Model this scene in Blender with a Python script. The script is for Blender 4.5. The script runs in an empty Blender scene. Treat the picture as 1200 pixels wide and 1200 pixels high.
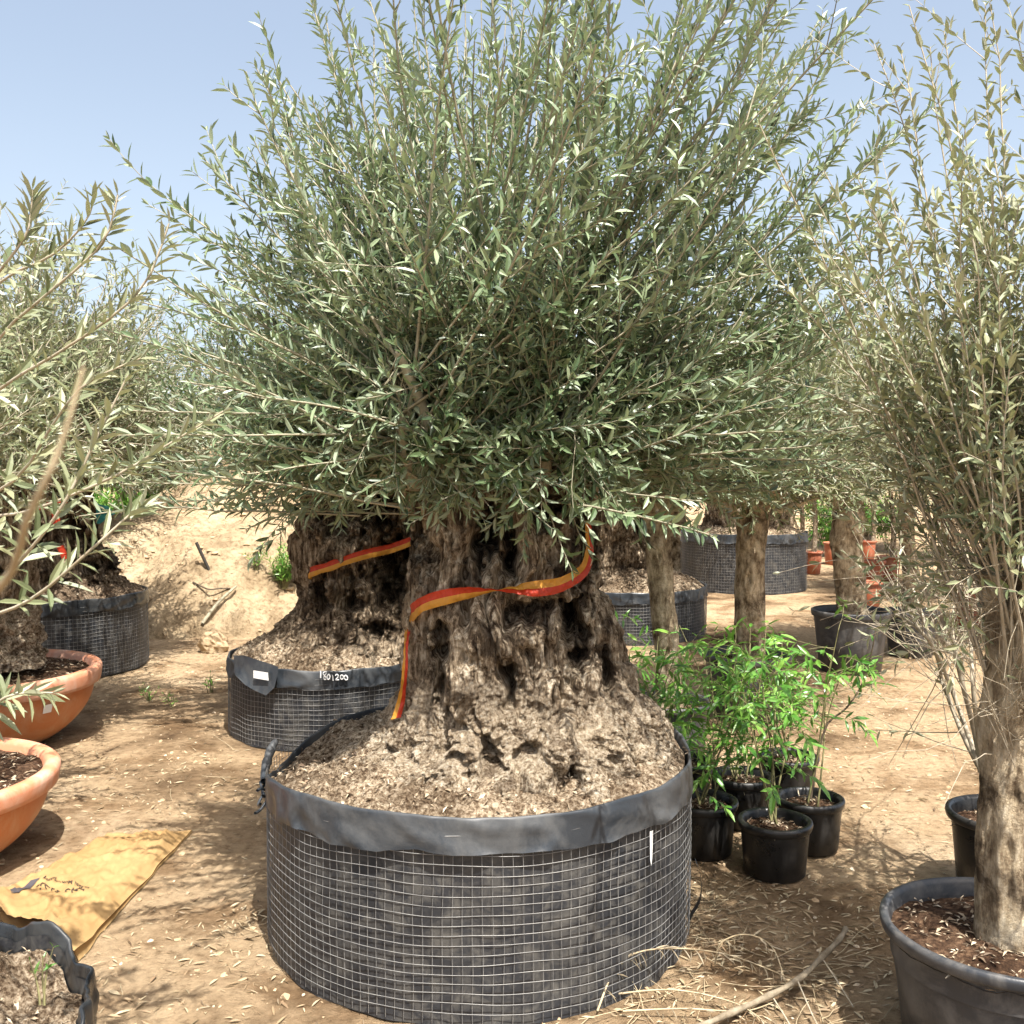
import bpy, math, random
import numpy as np
from mathutils import Vector

# ------------------------------------------------------------------ camera, sky, sun, exposure
scene = bpy.context.scene
COL = scene.collection
CAM_H = 1.42
PITCH = math.atan(55 / 1200)
cam_d = bpy.data.cameras.new("camera")
cam_d.sensor_width = 36.0
cam_d.lens = 36.0
cam_d.clip_start = 0.02
cam_d.clip_end = 3000
cam_d.dof.use_dof = True
cam_d.dof.focus_distance = 3.3
cam_d.dof.aperture_fstop = 18
cam = bpy.data.objects.new("camera", cam_d)
COL.objects.link(cam)
cam.location = (0, 0, CAM_H)
cam.rotation_euler = (math.pi / 2 - PITCH, 0, 0)
scene.camera = cam

SUN_EL = math.radians(64)
SUN_DIR = Vector((0.36, -0.93, 0)).normalized()          # horizontal direction towards the sun
SUN_VEC = Vector((SUN_DIR.x * math.cos(SUN_EL), SUN_DIR.y * math.cos(SUN_EL), math.sin(SUN_EL)))
world = bpy.data.worlds.new("World")
scene.world = world
world.use_nodes = True
wn = world.node_tree.nodes
sky = wn.new("ShaderNodeTexSky")
sky.sky_type = 'NISHITA'
sky.sun_disc = False
sky.sun_elevation = SUN_EL
sky.sun_rotation = math.atan2(SUN_DIR.x, SUN_DIR.y)
sky.altitude = 0
sky.air_density = 1.0
sky.dust_density = 9.0
sky.ozone_density = 1.0
haze_add = wn.new("ShaderNodeMix")          # thin bright dust veil over the blue
haze_add.data_type = 'RGBA'
tcw = wn.new("ShaderNodeTexCoord")
sxw = wn.new("ShaderNodeSeparateXYZ")
mrw = wn.new("ShaderNodeMapRange")
mrw.interpolation_type = 'SMOOTHSTEP'
mrw.inputs[1].default_value, mrw.inputs[2].default_value = -.02, .42
mrw.inputs[3].default_value, mrw.inputs[4].default_value = .7, .24
world.node_tree.links.new(tcw.outputs["Generated"], sxw.inputs[0])
world.node_tree.links.new(sxw.outputs[2], mrw.inputs[0])
world.node_tree.links.new(mrw.outputs[0], haze_add.inputs[0])
haze_add.inputs[7].default_value = (4.9, 5.9, 7.1, 1)
world.node_tree.links.new(sky.outputs[0], haze_add.inputs[6])
world.node_tree.links.new(haze_add.outputs[2], wn["Background"].inputs[0])
wn["Background"].inputs[1].default_value = 0.105
sun_d = bpy.data.lights.new("sun", 'SUN')
sun_d.energy = 5.0
sun_d.angle = math.radians(0.5)
sun_d.color = (1.0, 0.96, 0.90)
sun = bpy.data.objects.new("sun", sun_d)
COL.objects.link(sun)
sun.rotation_euler = SUN_VEC.to_track_quat('Z', 'Y').to_euler()
scene.view_settings.view_transform = 'Standard'
scene.view_settings.look = 'None'
scene.view_settings.exposure = 1.14
scene.view_settings.gamma = 1
scene.render.engine = 'CYCLES'
scene.cycles.sample_clamp_indirect = 3.0
scene.cycles.max_bounces = 5
scene.cycles.diffuse_bounces = 3
scene.cycles.glossy_bounces = 2
scene.cycles.transmission_bounces = 3

# ------------------------------------------------------------------ measuring helpers
CP, SP = math.cos(PITCH), math.sin(PITCH)


def W(px, py, Y):
    """point seen at photograph pixel (px,py) that stands Y metres in front of the camera"""
    u, v = (px - 600) / 1200, (600 - py) / 1200
    d = np.array([u, v * SP + CP, v * CP - SP])
    d = d * (Y / d[1])
    return np.array([d[0], d[1], CAM_H + d[2]])


def G(px, py, z=0.0):
    u, v = (px - 600) / 1200, (600 - py) / 1200
    d = np.array([u, v * SP + CP, v * CP - SP])
    t = (z - CAM_H) / d[2]
    return np.array([d[0] * t, d[1] * t, z])


# ------------------------------------------------------------------ numpy noise
_r0 = np.random.RandomState(7)
_perm = np.concatenate([_r0.permutation(256)] * 3)
_grad = _r0.normal(size=(256, 3))
_grad /= np.linalg.norm(_grad, axis=1)[:, None]


def perlin(p):
    p = np.asarray(p, float)
    i = np.floor(p).astype(int)
    f = p - i
    i &= 255
    u = f * f * f * (f * (f * 6 - 15) + 10)
    out = 0
    for dx in (0, 1):
        for dy in (0, 1):
            for dz in (0, 1):
                h = _perm[_perm[_perm[i[:, 0] + dx] + i[:, 1] + dy] + i[:, 2] + dz]
                g = _grad[h]
                dd = f - np.array([dx, dy, dz])
                w = (u[:, 0] if dx else 1 - u[:, 0]) * (u[:, 1] if dy else 1 - u[:, 1]) * (u[:, 2] if dz else 1 - u[:, 2])
                out = out + w * (g * dd).sum(1)
    return out * 1.5


def fbm(p, octv=4, gain=0.5, lac=2.03):
    s, a, t = 0, 1.0, 0
    p = np.asarray(p, float)
    for k in range(octv):
        s = s + a * perlin(p + 17.3 * k)
        t += a
        a *= gain
        p = p * lac
    return s / t


def ridged(p, octv=4, gain=0.5):
    s, a, t = 0, 1.0, 0
    p = np.asarray(p, float)
    for k in range(octv):
        s = s + a * (1 - np.abs(perlin(p + 9.1 * k)) * 2)
        t += a
        a *= gain
        p = p * 2.07
    return s / t


def norm(a):
    return a / np.maximum(np.linalg.norm(a, axis=-1, keepdims=True), 1e-9)


# ------------------------------------------------------------------ mesh helpers
class MB:
    def __init__(self):
        self.V, self.F, self.n = [], [], 0

    def add(self, V, faces, mat=0):
        V = np.asarray(V, float).reshape(-1, 3)
        for f in (faces if isinstance(faces, list) else [faces]):
            f = np.asarray(f, int)
            if len(f):
                self.F.append((f + self.n, mat))
        self.V.append(V)
        self.n += len(V)
        return self

    def mesh(self, name, mats, smooth=True):
        me = bpy.data.meshes.new(name)
        V = np.concatenate(self.V) if self.V else np.zeros((0, 3))
        me.vertices.add(len(V))
        me.vertices.foreach_set("co", V.astype(np.float32).ravel())
        loops = np.concatenate([f.ravel() for f, m in self.F])
        sizes = np.concatenate([np.full(len(f), f.shape[1]) for f, m in self.F])
        mi = np.concatenate([np.full(len(f), m) for f, m in self.F])
        starts = np.concatenate([[0], np.cumsum(sizes)[:-1]])
        me.loops.add(len(loops))
        me.loops.foreach_set("vertex_index", loops.astype(np.int32))
        me.polygons.add(len(sizes))
        me.polygons.foreach_set("loop_start", starts.astype(np.int32))
        me.polygons.foreach_set("material_index", mi.astype(np.int32))
        me.polygons.foreach_set("use_smooth", np.full(len(sizes), smooth))
        for m in (mats if isinstance(mats, (list, tuple)) else [mats]):
            me.materials.append(m)
        me.update(calc_edges=True)
        me.validate()
        return me


def link(name, me, parent=None, loc=None):
    o = bpy.data.objects.new(name, me)
    COL.objects.link(o)
    if parent:
        o.parent = parent
    if loc is not None:
        o.location = loc
    return o


def obj(name, mb, mats, parent=None, smooth=True, loc=None):
    return link(name, mb.mesh(name, mats, smooth), parent, loc)


def tag(o, label, cat, group=None, kind=None):
    if label:
        o["label"] = label
    if cat:
        o["category"] = cat
    if group:
        o["group"] = group
    if kind:
        o["kind"] = kind
    return o


def thing(name, label, cat, loc=(0, 0, 0), group=None):
    o = bpy.data.objects.new(name, None)
    o.empty_display_size = 0.2
    COL.objects.link(o)
    o.location = loc
    return tag(o, label, cat, group)


def grid_faces(nu, nv, wrap_u=False):
    """faces of a grid with index i*nv+j (i over u, j over v)"""
    iu = np.arange(nu if wrap_u else nu - 1)
    jv = np.arange(nv - 1)
    I, J = np.meshgrid(iu, jv, indexing='ij')
    I2 = (I + 1) % nu
    return np.stack([I * nv + J, I2 * nv + J, I2 * nv + J + 1, I * nv + J + 1], -1).reshape(-1, 4)


def lathe(prof, n=64):
    prof = np.asarray(prof, float)
    th = np.linspace(0, 2 * np.pi, n, endpoint=False)
    V = np.stack([np.outer(np.cos(th), prof[:, 0]), np.outer(np.sin(th), prof[:, 0]),
                  np.broadcast_to(prof[:, 1], (n, len(prof)))], -1)
    return V.reshape(-1, 3), grid_faces(n, len(prof), True)


def tube_batch(P, R, sides=4, cap=True):
    """P (N,K,3), R (N,K)"""
    P = np.asarray(P, float)
    N, K, _ = P.shape
    R = np.broadcast_to(np.asarray(R, float), (N, K))
    T = np.empty_like(P)
    T[:, 1:-1] = P[:, 2:] - P[:, :-2]
    T[:, 0] = P[:, 1] - P[:, 0]
    T[:, -1] = P[:, -1] - P[:, -2]
    T = norm(T)
    tot = norm(P[:, -1] - P[:, 0] + 1e-6)
    ref = np.where(np.abs(tot[:, 2:3]) > 0.8, np.array([[1.0, 0.13, 0]]), np.array([[0.05, 0.1, 1.0]]))[:, None, :]
    A = norm(np.cross(T, np.broadcast_to(ref, T.shape)))
    B = np.cross(T, A)
    ang = np.linspace(0, 2 * np.pi, sides, endpoint=False)
    V = (P[:, :, None] + R[:, :, None, None] * (np.cos(ang)[None, None, :, None] * A[:, :, None] + np.sin(ang)[None, None, :, None] * B[:, :, None]))
    base = (np.arange(N) * K * sides)[:, None, None]
    k = np.arange(K - 1)[None, :, None] * sides
    s = np.arange(sides)[None, None, :]
    s2 = (s + 1) % sides
    F = np.stack([base + k + s, base + k + s2, base + k + sides + s2, base + k + sides + s], -1).reshape(-1, 4)
    return V.reshape(-1, 3), F


def catmull(pts, n):
    pts = np.asarray(pts, float)
    t = np.linspace(0, len(pts) - 1, n)
    i = np.clip(t.astype(int), 0, len(pts) - 2)
    f = (t - i)[:, None]
    p0, p1, p2, p3 = pts[np.maximum(i - 1, 0)], pts[i], pts[i + 1], pts[np.minimum(i + 2, len(pts) - 1)]
    return 0.5 * (2 * p1 + (p2 - p0) * f + (2 * p0 - 5 * p1 + 4 * p2 - p3) * f ** 2 + (3 * p1 - p0 - 3 * p2 + p3) * f ** 3)


def leaf_batch(B, D, Nn, L, Wd, fold=0.22, curl=0.12, simple=False, shape=(0.32, 0.66, 0.47, 0.44)):
    """lanceolate leaves folded on the midrib. B base, D direction, Nn upper-face normal, L, Wd arrays"""
    D = norm(D)
    Nn = norm(Nn - (Nn * D).sum(-1, keepdims=True) * D)
    S = np.cross(D, Nn)
    n = len(B)
    L = np.broadcast_to(L, n)[:, None]
    Wd = np.broadcast_to(Wd, n)[:, None]
    curl = np.broadcast_to(curl, n)[:, None]
    s1, s2, w1, w2 = shape
    if simple:
        m = B + D * L * 0.5
        V = np.stack([B, m + S * Wd * .5 + Nn * Wd * fold, B + D * L - Nn * L * curl, m - S * Wd * .5 + Nn * Wd * fold], 1)
        b = np.arange(n)[:, None] * 4
        return V.reshape(-1, 3), [np.concatenate([b + np.array([[0, 1, 2]]), b + np.array([[0, 2, 3]])])]
    m1 = B + D * L * s1 - Nn * L * curl * 0.12
    m2 = B + D * L * s2 - Nn * L * curl * 0.45
    l1, r1 = m1 + S * Wd * w1 + Nn * Wd * fold, m1 - S * Wd * w1 + Nn * Wd * fold
    l2, r2 = m2 + S * Wd * w2 + Nn * Wd * fold, m2 - S * Wd * w2 + Nn * Wd * fold
    t = B + D * L - Nn * L * curl
    V = np.stack([B, m1, l1, r1, m2, l2, r2, t], 1)
    b = np.arange(n)[:, None] * 8
    tri = np.concatenate([b + np.array([[q]]).reshape(1, 3) for q in ([0, 2, 1], [0, 1, 3], [5, 7, 4], [4, 7, 6])])
    quad = np.concatenate([b + np.array(q).reshape(1, 4) for q in ([2, 5, 4, 1], [1, 4, 6, 3])])
    return V.reshape(-1, 3), [tri, quad]


def shoots(rng, P0, D0, L, K=8, bend=0.0, wander=0.25):
    n = len(P0)
    P = np.zeros((n, K, 3))
    P[:, 0] = P0
    d = norm(D0)
    st = (np.broadcast_to(L, n) / (K - 1))[:, None]
    bend = np.broadcast_to(bend, n)[:, None]
    for k in range(1, K):
        P[:, k] = P[:, k - 1] + d * st
        d = norm(d + (bend * np.array([[0, 0, 1.0]]) + rng.normal(size=(n, 3)) * wander) / K)
    return P


def leaves_on(rng, P, L, s0=0.3, inter=0.022, ll=(0.045, 0.07), ratio=(0.17, 0.23), ang=48, up=0.35, keep=1.0, whorl=2):
    """leaf pairs along shoots P (N,K,3); returns B,D,N,L,W"""
    N, K, _ = P.shape
    L = np.broadcast_to(L, N)
    s0 = np.broadcast_to(s0, N)
    cnt = np.maximum((L * (1 - s0) / inter).astype(int), 2)
    idx = np.repeat(np.arange(N), cnt)
    j = np.arange(len(idx)) - np.repeat(np.cumsum(cnt) - cnt, cnt)
    s = s0[idx] + (1 - s0[idx]) * (j + 1 + rng.uniform(-.25, .25, len(idx))) / cnt[idx]
    s = np.clip(s, 0, 0.999)
    t = s * (K - 1)
    i = np.minimum(t.astype(int), K - 2)
    f = (t - i)[:, None]
    pos = P[idx, i] * (1 - f) + P[idx, i + 1] * f
    T = norm(P[idx, i + 1] - P[idx, i])
    ref = norm(np.cross(T, norm(rng.normal(size=3))[None] + 0 * T))
    ref2 = np.cross(T, ref)
    ph0 = rng.uniform(0, 6.28, N)[idx] + j * (math.pi / 2) + rng.normal(size=len(idx)) * .35
    out = []
    for w in range(whorl):
        ph = (ph0 + w * 2 * math.pi / whorl + rng.normal(size=len(idx)) * .2)[:, None]
        A = np.cos(ph) * ref + np.sin(ph) * ref2
        a = np.radians(ang * (1.12 - .35 * s) + rng.normal(size=len(idx)) * 13)[:, None]
        D = np.cos(a) * T + np.sin(a) * A
        Nn = np.sin(a) * T - np.cos(a) * A + np.array([[0, 0, up]]) + rng.normal(size=D.shape) * .22
        ln = rng.uniform(ll[0], ll[1], len(idx)) * np.where(s > .93, .62, 1) * (1.0 - .18 * s)
        k = rng.uniform(size=len(idx)) < keep
        out.append((pos[k], D[k], Nn[k], ln[k], (ln * rng.uniform(ratio[0], ratio[1], len(idx)))[k]))
    return [np.concatenate([o[q] for o in out]) for q in range(5)]


# ------------------------------------------------------------------ materials
def newmat(name):
    m = bpy.data.materials.new(name)
    m.use_nodes = True
    nt = m.node_tree
    return m, nt, nt.nodes["Principled BSDF"]


def nd(nt, typ, **kw):
    n = nt.nodes.new(typ)
    for k, v in kw.items():
        if k.startswith("i_"):
            key = k[2:]
            n.inputs[int(key) if key.isdigit() else key.replace("_", " ")].default_value = v
        else:
            setattr(n, k, v)
    return n


def ramp(nt, fac, stops, interp='LINEAR'):
    r = nt.nodes.new("ShaderNodeValToRGB")
    r.color_ramp.interpolation = interp
    el = r.color_ramp.elements
    while len(el) < len(stops):
        el.new(0.5)
    for e, (p, c) in zip(el, stops):
        e.position = p
        e.color = (*c, 1) if len(c) == 3 else c
    nt.links.new(fac, r.inputs[0])
    return r.outputs[0]


def coords(nt, scale=(1, 1, 1), kind="Object"):
    tc = nt.nodes.new("ShaderNodeTexCoord")
    mp = nt.nodes.new("ShaderNodeMapping")
    mp.inputs["Scale"].default_value = scale
    nt.links.new(tc.outputs[kind], mp.inputs["Vector"])
    return mp.outputs[0]


def noise(nt, vec, scale, detail=6, rough=.6, dist=0.0):
    n = nd(nt, "ShaderNodeTexNoise")
    n.inputs["Scale"].default_value = scale
    n.inputs["Detail"].default_value = detail
    n.inputs["Roughness"].default_value = rough
    n.inputs["Distortion"].default_value = dist
    nt.links.new(vec, n.inputs["Vector"])
    return n.outputs["Fac"]


def mix(nt, fac, a, b, mode='MIX'):
    m = nd(nt, "ShaderNodeMix", data_type='RGBA', blend_type=mode)
    for s, v in ((m.inputs[0], fac), (m.inputs[6], a), (m.inputs[7], b)):
        if isinstance(v, (int, float)):
            s.default_value = v
        elif isinstance(v, tuple):
            s.default_value = (*v, 1)
        else:
            nt.links.new(v, s)
    return m.outputs[2]


def bump(nt, bsdf, h, strength=.5, dist=.01):
    b = nd(nt, "ShaderNodeBump")
    b.inputs["Strength"].default_value = strength
    b.inputs["Distance"].default_value = dist
    nt.links.new(h, b.inputs["Height"])
    nt.links.new(b.outputs[0], bsdf.inputs["Normal"])


def leaf_mat(name, tops, under, rough=.42, trans=.15, spec=.6):
    m, nt, b = newmat(name)
    geo = nd(nt, "ShaderNodeNewGeometry")
    top = ramp(nt, geo.outputs["Random Per Island"], [(i / (len(tops) - 1), c) for i, c in enumerate(tops)])
    c = mix(nt, geo.outputs["Backfacing"], top, under)
    nt.links.new(c, b.inputs["Base Color"])
    b.inputs["Roughness"].default_value = rough
    b.inputs["Specular IOR Level"].default_value = spec
    tr = nd(nt, "ShaderNodeBsdfTranslucent")
    nt.links.new(mix(nt, 1.0, c, (.95, 1.05, .6), 'MULTIPLY'), tr.inputs[0])
    ms = nd(nt, "ShaderNodeMixShader")
    ms.inputs[0].default_value = trans
    nt.links.new(b.outputs[0], ms.inputs[1])
    nt.links.new(tr.outputs[0], ms.inputs[2])
    nt.links.new(ms.outputs[0], nt.nodes["Material Output"].inputs[0])
    return m


M = {}
M['leaf'] = leaf_mat("olive_leaf", [(.026, .05, .018), (.07, .115, .045), (.15, .205, .1), (.28, .335, .2)], (.29, .345, .235), rough=.43)
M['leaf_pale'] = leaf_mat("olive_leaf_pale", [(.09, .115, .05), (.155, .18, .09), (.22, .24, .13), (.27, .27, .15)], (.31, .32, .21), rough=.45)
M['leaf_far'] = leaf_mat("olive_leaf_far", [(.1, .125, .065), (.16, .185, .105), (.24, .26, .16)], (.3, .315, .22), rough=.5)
M['leaf_green'] = leaf_mat("bright_leaf", [(.055, .17, .022), (.095, .25, .034), (.16, .34, .05), (.25, .42, .08)], (.14, .28, .06), rough=.35, trans=.3)
M['mulch'] = leaf_mat("bark_mulch", [(.07, .045, .028), (.2, .14, .085), (.38, .3, .2), (.6, .52, .39)], (.35, .27, .18), rough=.85, trans=.0)
M['leaf_dry'] = leaf_mat("dry_leaf", [(.2, .13, .07), (.3, .22, .125), (.48, .4, .26), (.12, .075, .04)], (.42, .35, .24), rough=.7, trans=.1)


def simple_mat(name, c, rough=.6, spec=.4, var=None, scale=8, bmp=0, bs=60):
    m, nt, b = newmat(name)
    b.inputs["Roughness"].default_value = rough
    b.inputs["Specular IOR Level"].default_value = spec
    v = coords(nt)
    if var:
        nt.links.new(ramp(nt, noise(nt, v, scale, 8, .65), [(.32, c), (.7, var)]), b.inputs["Base Color"])
    else:
        b.inputs["Base Color"].default_value = (*c, 1)
    if bmp:
        bump(nt, b, noise(nt, v, bs, 6, .65), bmp, .006)
    return m


M['twig'] = simple_mat("twig_bark", (.2, .18, .12), .7, .3, (.4, .37, .27), 30)
M['twig_pale'] = simple_mat("pale_twig_bark", (.27, .225, .15), .7, .3, (.45, .4, .31), 30)
M['branch'] = simple_mat("fallen_branch_bark", (.13, .1, .065), .8, .2, (.32, .275, .2), 24, .5, 60)
M['twig_dark'] = simple_mat("dark_stem_bark", (.06, .045, .03), .7, .3, (.16, .12, .08), 30)
M['stem_green'] = simple_mat("plant_stem", (.13, .12, .05), .6, .4, (.24, .22, .1), 30)
M['straw'] = simple_mat("dry_straw", (.3, .23, .135), .75, .2, (.5, .42, .28), 20)


def bark_mat(name, dark, mid, light, zs=.14, sc=58, pale_below=None):
    m, nt, b = newmat(name)
    b.inputs["Roughness"].default_value = .85
    b.inputs["Specular IOR Level"].default_value = .2
    v = coords(nt, (1, 1, zs))
    vi = coords(nt)
    fib = noise(nt, v, sc, 12, .74, .15)
    blot = noise(nt, vi, 6.5, 10, .7, .3)
    c1 = ramp(nt, fib, [(.4, dark), (.5, mid), (.61, light)])
    c2 = ramp(nt, blot, [(.4, (.13, .1, .075)), (.48, (.7, .65, .59)), (.59, (1.25, 1.22, 1.15))])
    c = mix(nt, .9, c1, c2, 'MULTIPLY')
    if pale_below is not None:
        sx = nd(nt, "ShaderNodeSeparateXYZ")
        tc = nd(nt, "ShaderNodeTexCoord")
        nt.links.new(tc.outputs["Object"], sx.inputs[0])
        ad = nd(nt, "ShaderNodeMath", operation='MULTIPLY_ADD')
        nt.links.new(blot, ad.inputs[0])
        ad.inputs[1].default_value = .55
        nt.links.new(sx.outputs[2], ad.inputs[2])
        f = nd(nt, "ShaderNodeMapRange")
        nt.links.new(ad.outputs[0], f.inputs[0])
        f.inputs[1].default_value = pale_below + .33
        f.inputs[2].default_value = pale_below + .12
        chip = noise(nt, vi, 85, 10, .76, .2)
        pc = ramp(nt, chip, [(.38, (.06, .04, .025)), (.46, (.3, .225, .145)), (.54, (.6, .51, .38)), (.66, (.84, .77, .65))])
        pc = mix(nt, .9, pc, ramp(nt, noise(nt, vi, 13, 8, .68, .5), [(.38, (.28, .23, .19)), (.5, (.95, .93, .9)), (.65, (1.15, 1.13, 1.1))]), 'MULTIPLY')  # dark blotches painted into the colour, standing for the shade inside holes
        c = mix(nt, f.outputs[0], c, pc)
    nt.links.new(c, b.inputs["Base Color"])
    ht = nd(nt, "ShaderNodeMath", operation='ADD')
    nt.links.new(fib, ht.inputs[0])
    nt.links.new(noise(nt, vi, 110, 8, .75), ht.inputs[1])
    bump(nt, b, ht.outputs[0], 1.0, .022)
    return m


M['bark_old'] = bark_mat("ancient_olive_bark", (.075, .052, .034), (.36, .285, .2), (.8, .73, .6), pale_below=.76)
M['bark_old_dark'] = bark_mat("weathered_olive_bark", (.05, .034, .022), (.26, .195, .13), (.6, .51, .39), pale_below=.5)
M['bark_smooth'] = bark_mat("smooth_olive_bark", (.25, .19, .125), (.53, .44, .31), (.7, .62, .48), zs=.35, sc=34)


def soil_mat(name, stops, sc=70):
    m, nt, b = newmat(name)
    b.inputs["Roughness"].default_value = .95
    b.inputs["Specular IOR Level"].default_value = .1
    v = coords(nt)
    n1 = noise(nt, v, sc, 12, .76, .25)
    n2 = ramp(nt, noise(nt, v, 5, 5, .6, .6), [(.38, (.34, .3, .27)), (.55, (1, 1, 1))])
    nt.links.new(mix(nt, .85, ramp(nt, n1, stops), n2, 'MULTIPLY'), b.inputs["Base Color"])
    bump(nt, b, noise(nt, v, sc * 1.7, 8, .75), 1.0, .015)
    return m


M['rootsoil'] = soil_mat("fibrous_root_soil", [(.37, (.045, .028, .017)), (.46, (.18, .125, .078)), (.55, (.45, .36, .25)), (.68, (.74, .66, .52))], 72)
M['rootsoil_dark'] = soil_mat("dark_root_soil", [(.35, (.04, .026, .017)), (.48, (.16, .11, .07)), (.62, (.38, .3, .21)), (.74, (.6, .52, .4))])
M['potsoil'] = soil_mat("potting_soil", [(.36, (.03, .018, .012)), (.5, (.1, .058, .035)), (.64, (.24, .15, .09)), (.76, (.42, .33, .22))], 50)


def plastic_mat(name, c, dust, rough=.42, amt=.5, sc=6, zs=1.0):
    m, nt, b = newmat(name)
    b.inputs["Specular IOR Level"].default_value = .5
    v = coords(nt, (1, 1, zs))
    n1 = noise(nt, v, sc, 10, .68, .6)
    f = nd(nt, "ShaderNodeMapRange")
    nt.links.new(n1, f.inputs[0])
    f.inputs[1].default_value = .44
    f.inputs[2].default_value = .64
    f.inputs[4].default_value = amt
    nt.links.new(mix(nt, f.outputs[0], c, dust), b.inputs["Base Color"])
    r = nd(nt, "ShaderNodeMapRange")
    nt.links.new(n1, r.inputs[0])
    r.inputs[1].default_value = .4
    r.inputs[2].default_value = .7
    r.inputs[3].default_value = rough
    r.inputs[4].default_value = min(rough + .35, .95)
    nt.links.new(r.outputs[0], b.inputs["Roughness"])
    bump(nt, b, noise(nt, v, 45, 5, .6), .25, .004)
    return m


M['liner'] = plastic_mat("black_liner", (.02, .022, .026), (.13, .12, .1), .45, .5, 16)
M['band'] = plastic_mat("black_plastic_band", (.024, .029, .035), (.12, .12, .115), .34, .45, 6)
M['band_dark'] = plastic_mat("dark_plastic_band", (.014, .016, .018), (.09, .09, .085), .25, .4, 5)
M['pot_black'] = plastic_mat("black_pot_plastic", (.007, .0075, .008), (.05, .043, .035), .26, .35, 9)
M['pot_grey'] = plastic_mat("grey_pot_plastic", (.028, .031, .036), (.15, .14, .125), .38, .65, 6)
M['terracotta'] = plastic_mat("terracotta_plastic", (.5, .17, .055), (.55, .33, .2), .5, .75, 5)
M['terracotta_rim'] = plastic_mat("terracotta_rim_plastic", (.56, .23, .12), (.62, .42, .32), .5, .8, 6)
M['pot_red'] = plastic_mat("red_terracotta", (.36, .1, .045), (.46, .25, .16), .55, .6, 9)
M['wire'] = simple_mat("galvanised_wire", (.13, .13, .13), .5, .5, (.3, .295, .28), 14)
M['wire'].node_tree.nodes["Principled BSDF"].inputs["Metallic"].default_value = .35
M['white'] = simple_mat("white_label_paper", (.8, .8, .78), .5, .3)
M['chalk'] = simple_mat("white_marker", (.75, .75, .74), .6, .2)
M['ink'] = simple_mat("dark_print", (.05, .035, .025), .7, .2)
M['greymark'] = simple_mat("grey_print", (.06, .055, .06), .6, .3)


def tape_mat(name, c):
    m, nt, b = newmat(name)
    b.inputs["Base Color"].default_value = (*c, 1)
    b.inputs["Roughness"].default_value = .22
    tr = nd(nt, "ShaderNodeBsdfTranslucent")
    tr.inputs[0].default_value = (*c, 1)
    ms = nd(nt, "ShaderNodeMixShader")
    ms.inputs[0].default_value = .42
    nt.links.new(b.outputs[0], ms.inputs[1])
    nt.links.new(tr.outputs[0], ms.inputs[2])
    nt.links.new(ms.outputs[0], nt.nodes["Material Output"].inputs[0])
    bump(nt, b, noise(nt, coords(nt, (1, 1, .35)), 75, 4, .6), .9, .012)
    return m


M['tape_red'] = tape_mat("red_tape", (.62, .055, .02))
M['tape_yellow'] = tape_mat("yellow_tape", (.74, .35, .05))
M['tape_pale'] = tape_mat("pale_red_tape", (.75, .2, .12))

# ground
m, nt, b = newmat("sandy_earth")
b.inputs["Roughness"].default_value = .95
b.inputs["Specular IOR Level"].default_value = .1
v = coords(nt)
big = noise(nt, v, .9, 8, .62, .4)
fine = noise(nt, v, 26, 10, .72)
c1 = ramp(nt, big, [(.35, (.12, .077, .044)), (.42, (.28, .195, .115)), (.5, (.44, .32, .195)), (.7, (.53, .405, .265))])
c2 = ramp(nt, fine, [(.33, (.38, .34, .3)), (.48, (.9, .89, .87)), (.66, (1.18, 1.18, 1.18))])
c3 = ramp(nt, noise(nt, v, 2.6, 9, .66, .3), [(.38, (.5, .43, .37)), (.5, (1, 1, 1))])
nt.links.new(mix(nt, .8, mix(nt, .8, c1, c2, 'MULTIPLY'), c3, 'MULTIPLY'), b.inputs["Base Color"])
bump(nt, b, noise(nt, v, 34, 12, .78), 1.0, .03)
M['ground'] = m
m, nt, b = newmat("heaped_sand")
b.inputs["Roughness"].default_value = .95
b.inputs["Specular IOR Level"].default_value = .1
v = coords(nt)
c1 = ramp(nt, noise(nt, v, 2.2, 9, .68, .5), [(.36, (.22, .16, .095)), (.5, (.36, .275, .17)), (.64, (.44, .35, .23))])
c2 = ramp(nt, noise(nt, v, 22, 8, .7), [(.36, (.45, .4, .36)), (.5, (1, 1, 1)), (.7, (1.2, 1.2, 1.2))])
nt.links.new(mix(nt, .8, c1, c2, 'MULTIPLY'), b.inputs["Base Color"])
bump(nt, b, noise(nt, v, 24, 10, .75), 1.0, .03)
M['mound'] = m
M['stone'] = simple_mat("pale_stone", (.4, .31, .2), .9, .2, (.62, .53, .4), 6, .6, 30)
M['clod'] = simple_mat("earth_clods", (.3, .21, .125), .95, .1, (.5, .385, .245), 5, .6, 30)
M['paper'] = simple_mat("brown_kraft_paper", (.27, .165, .066), .75, .25, (.34, .225, .1), 5, .3, 18)
M['net'] = simple_mat("teal_shade_net", (.03, .2, .16), .8, .2, (.08, .34, .28), 20)
M['rod'] = simple_mat("dark_rod", (.03, .025, .02), .6, .4)

# ------------------------------------------------------------------ ground
MC, MR, MH = np.array([-2.8, 11.3]), np.array([2.45, 2.85]), 1.9


def ground_h(x, y):
    p = np.stack([x, y, 0 * x], -1)
    return .022 * fbm(p * .8, 3) + .016 * fbm(p * 4.5 + 5, 5, .6)


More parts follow.
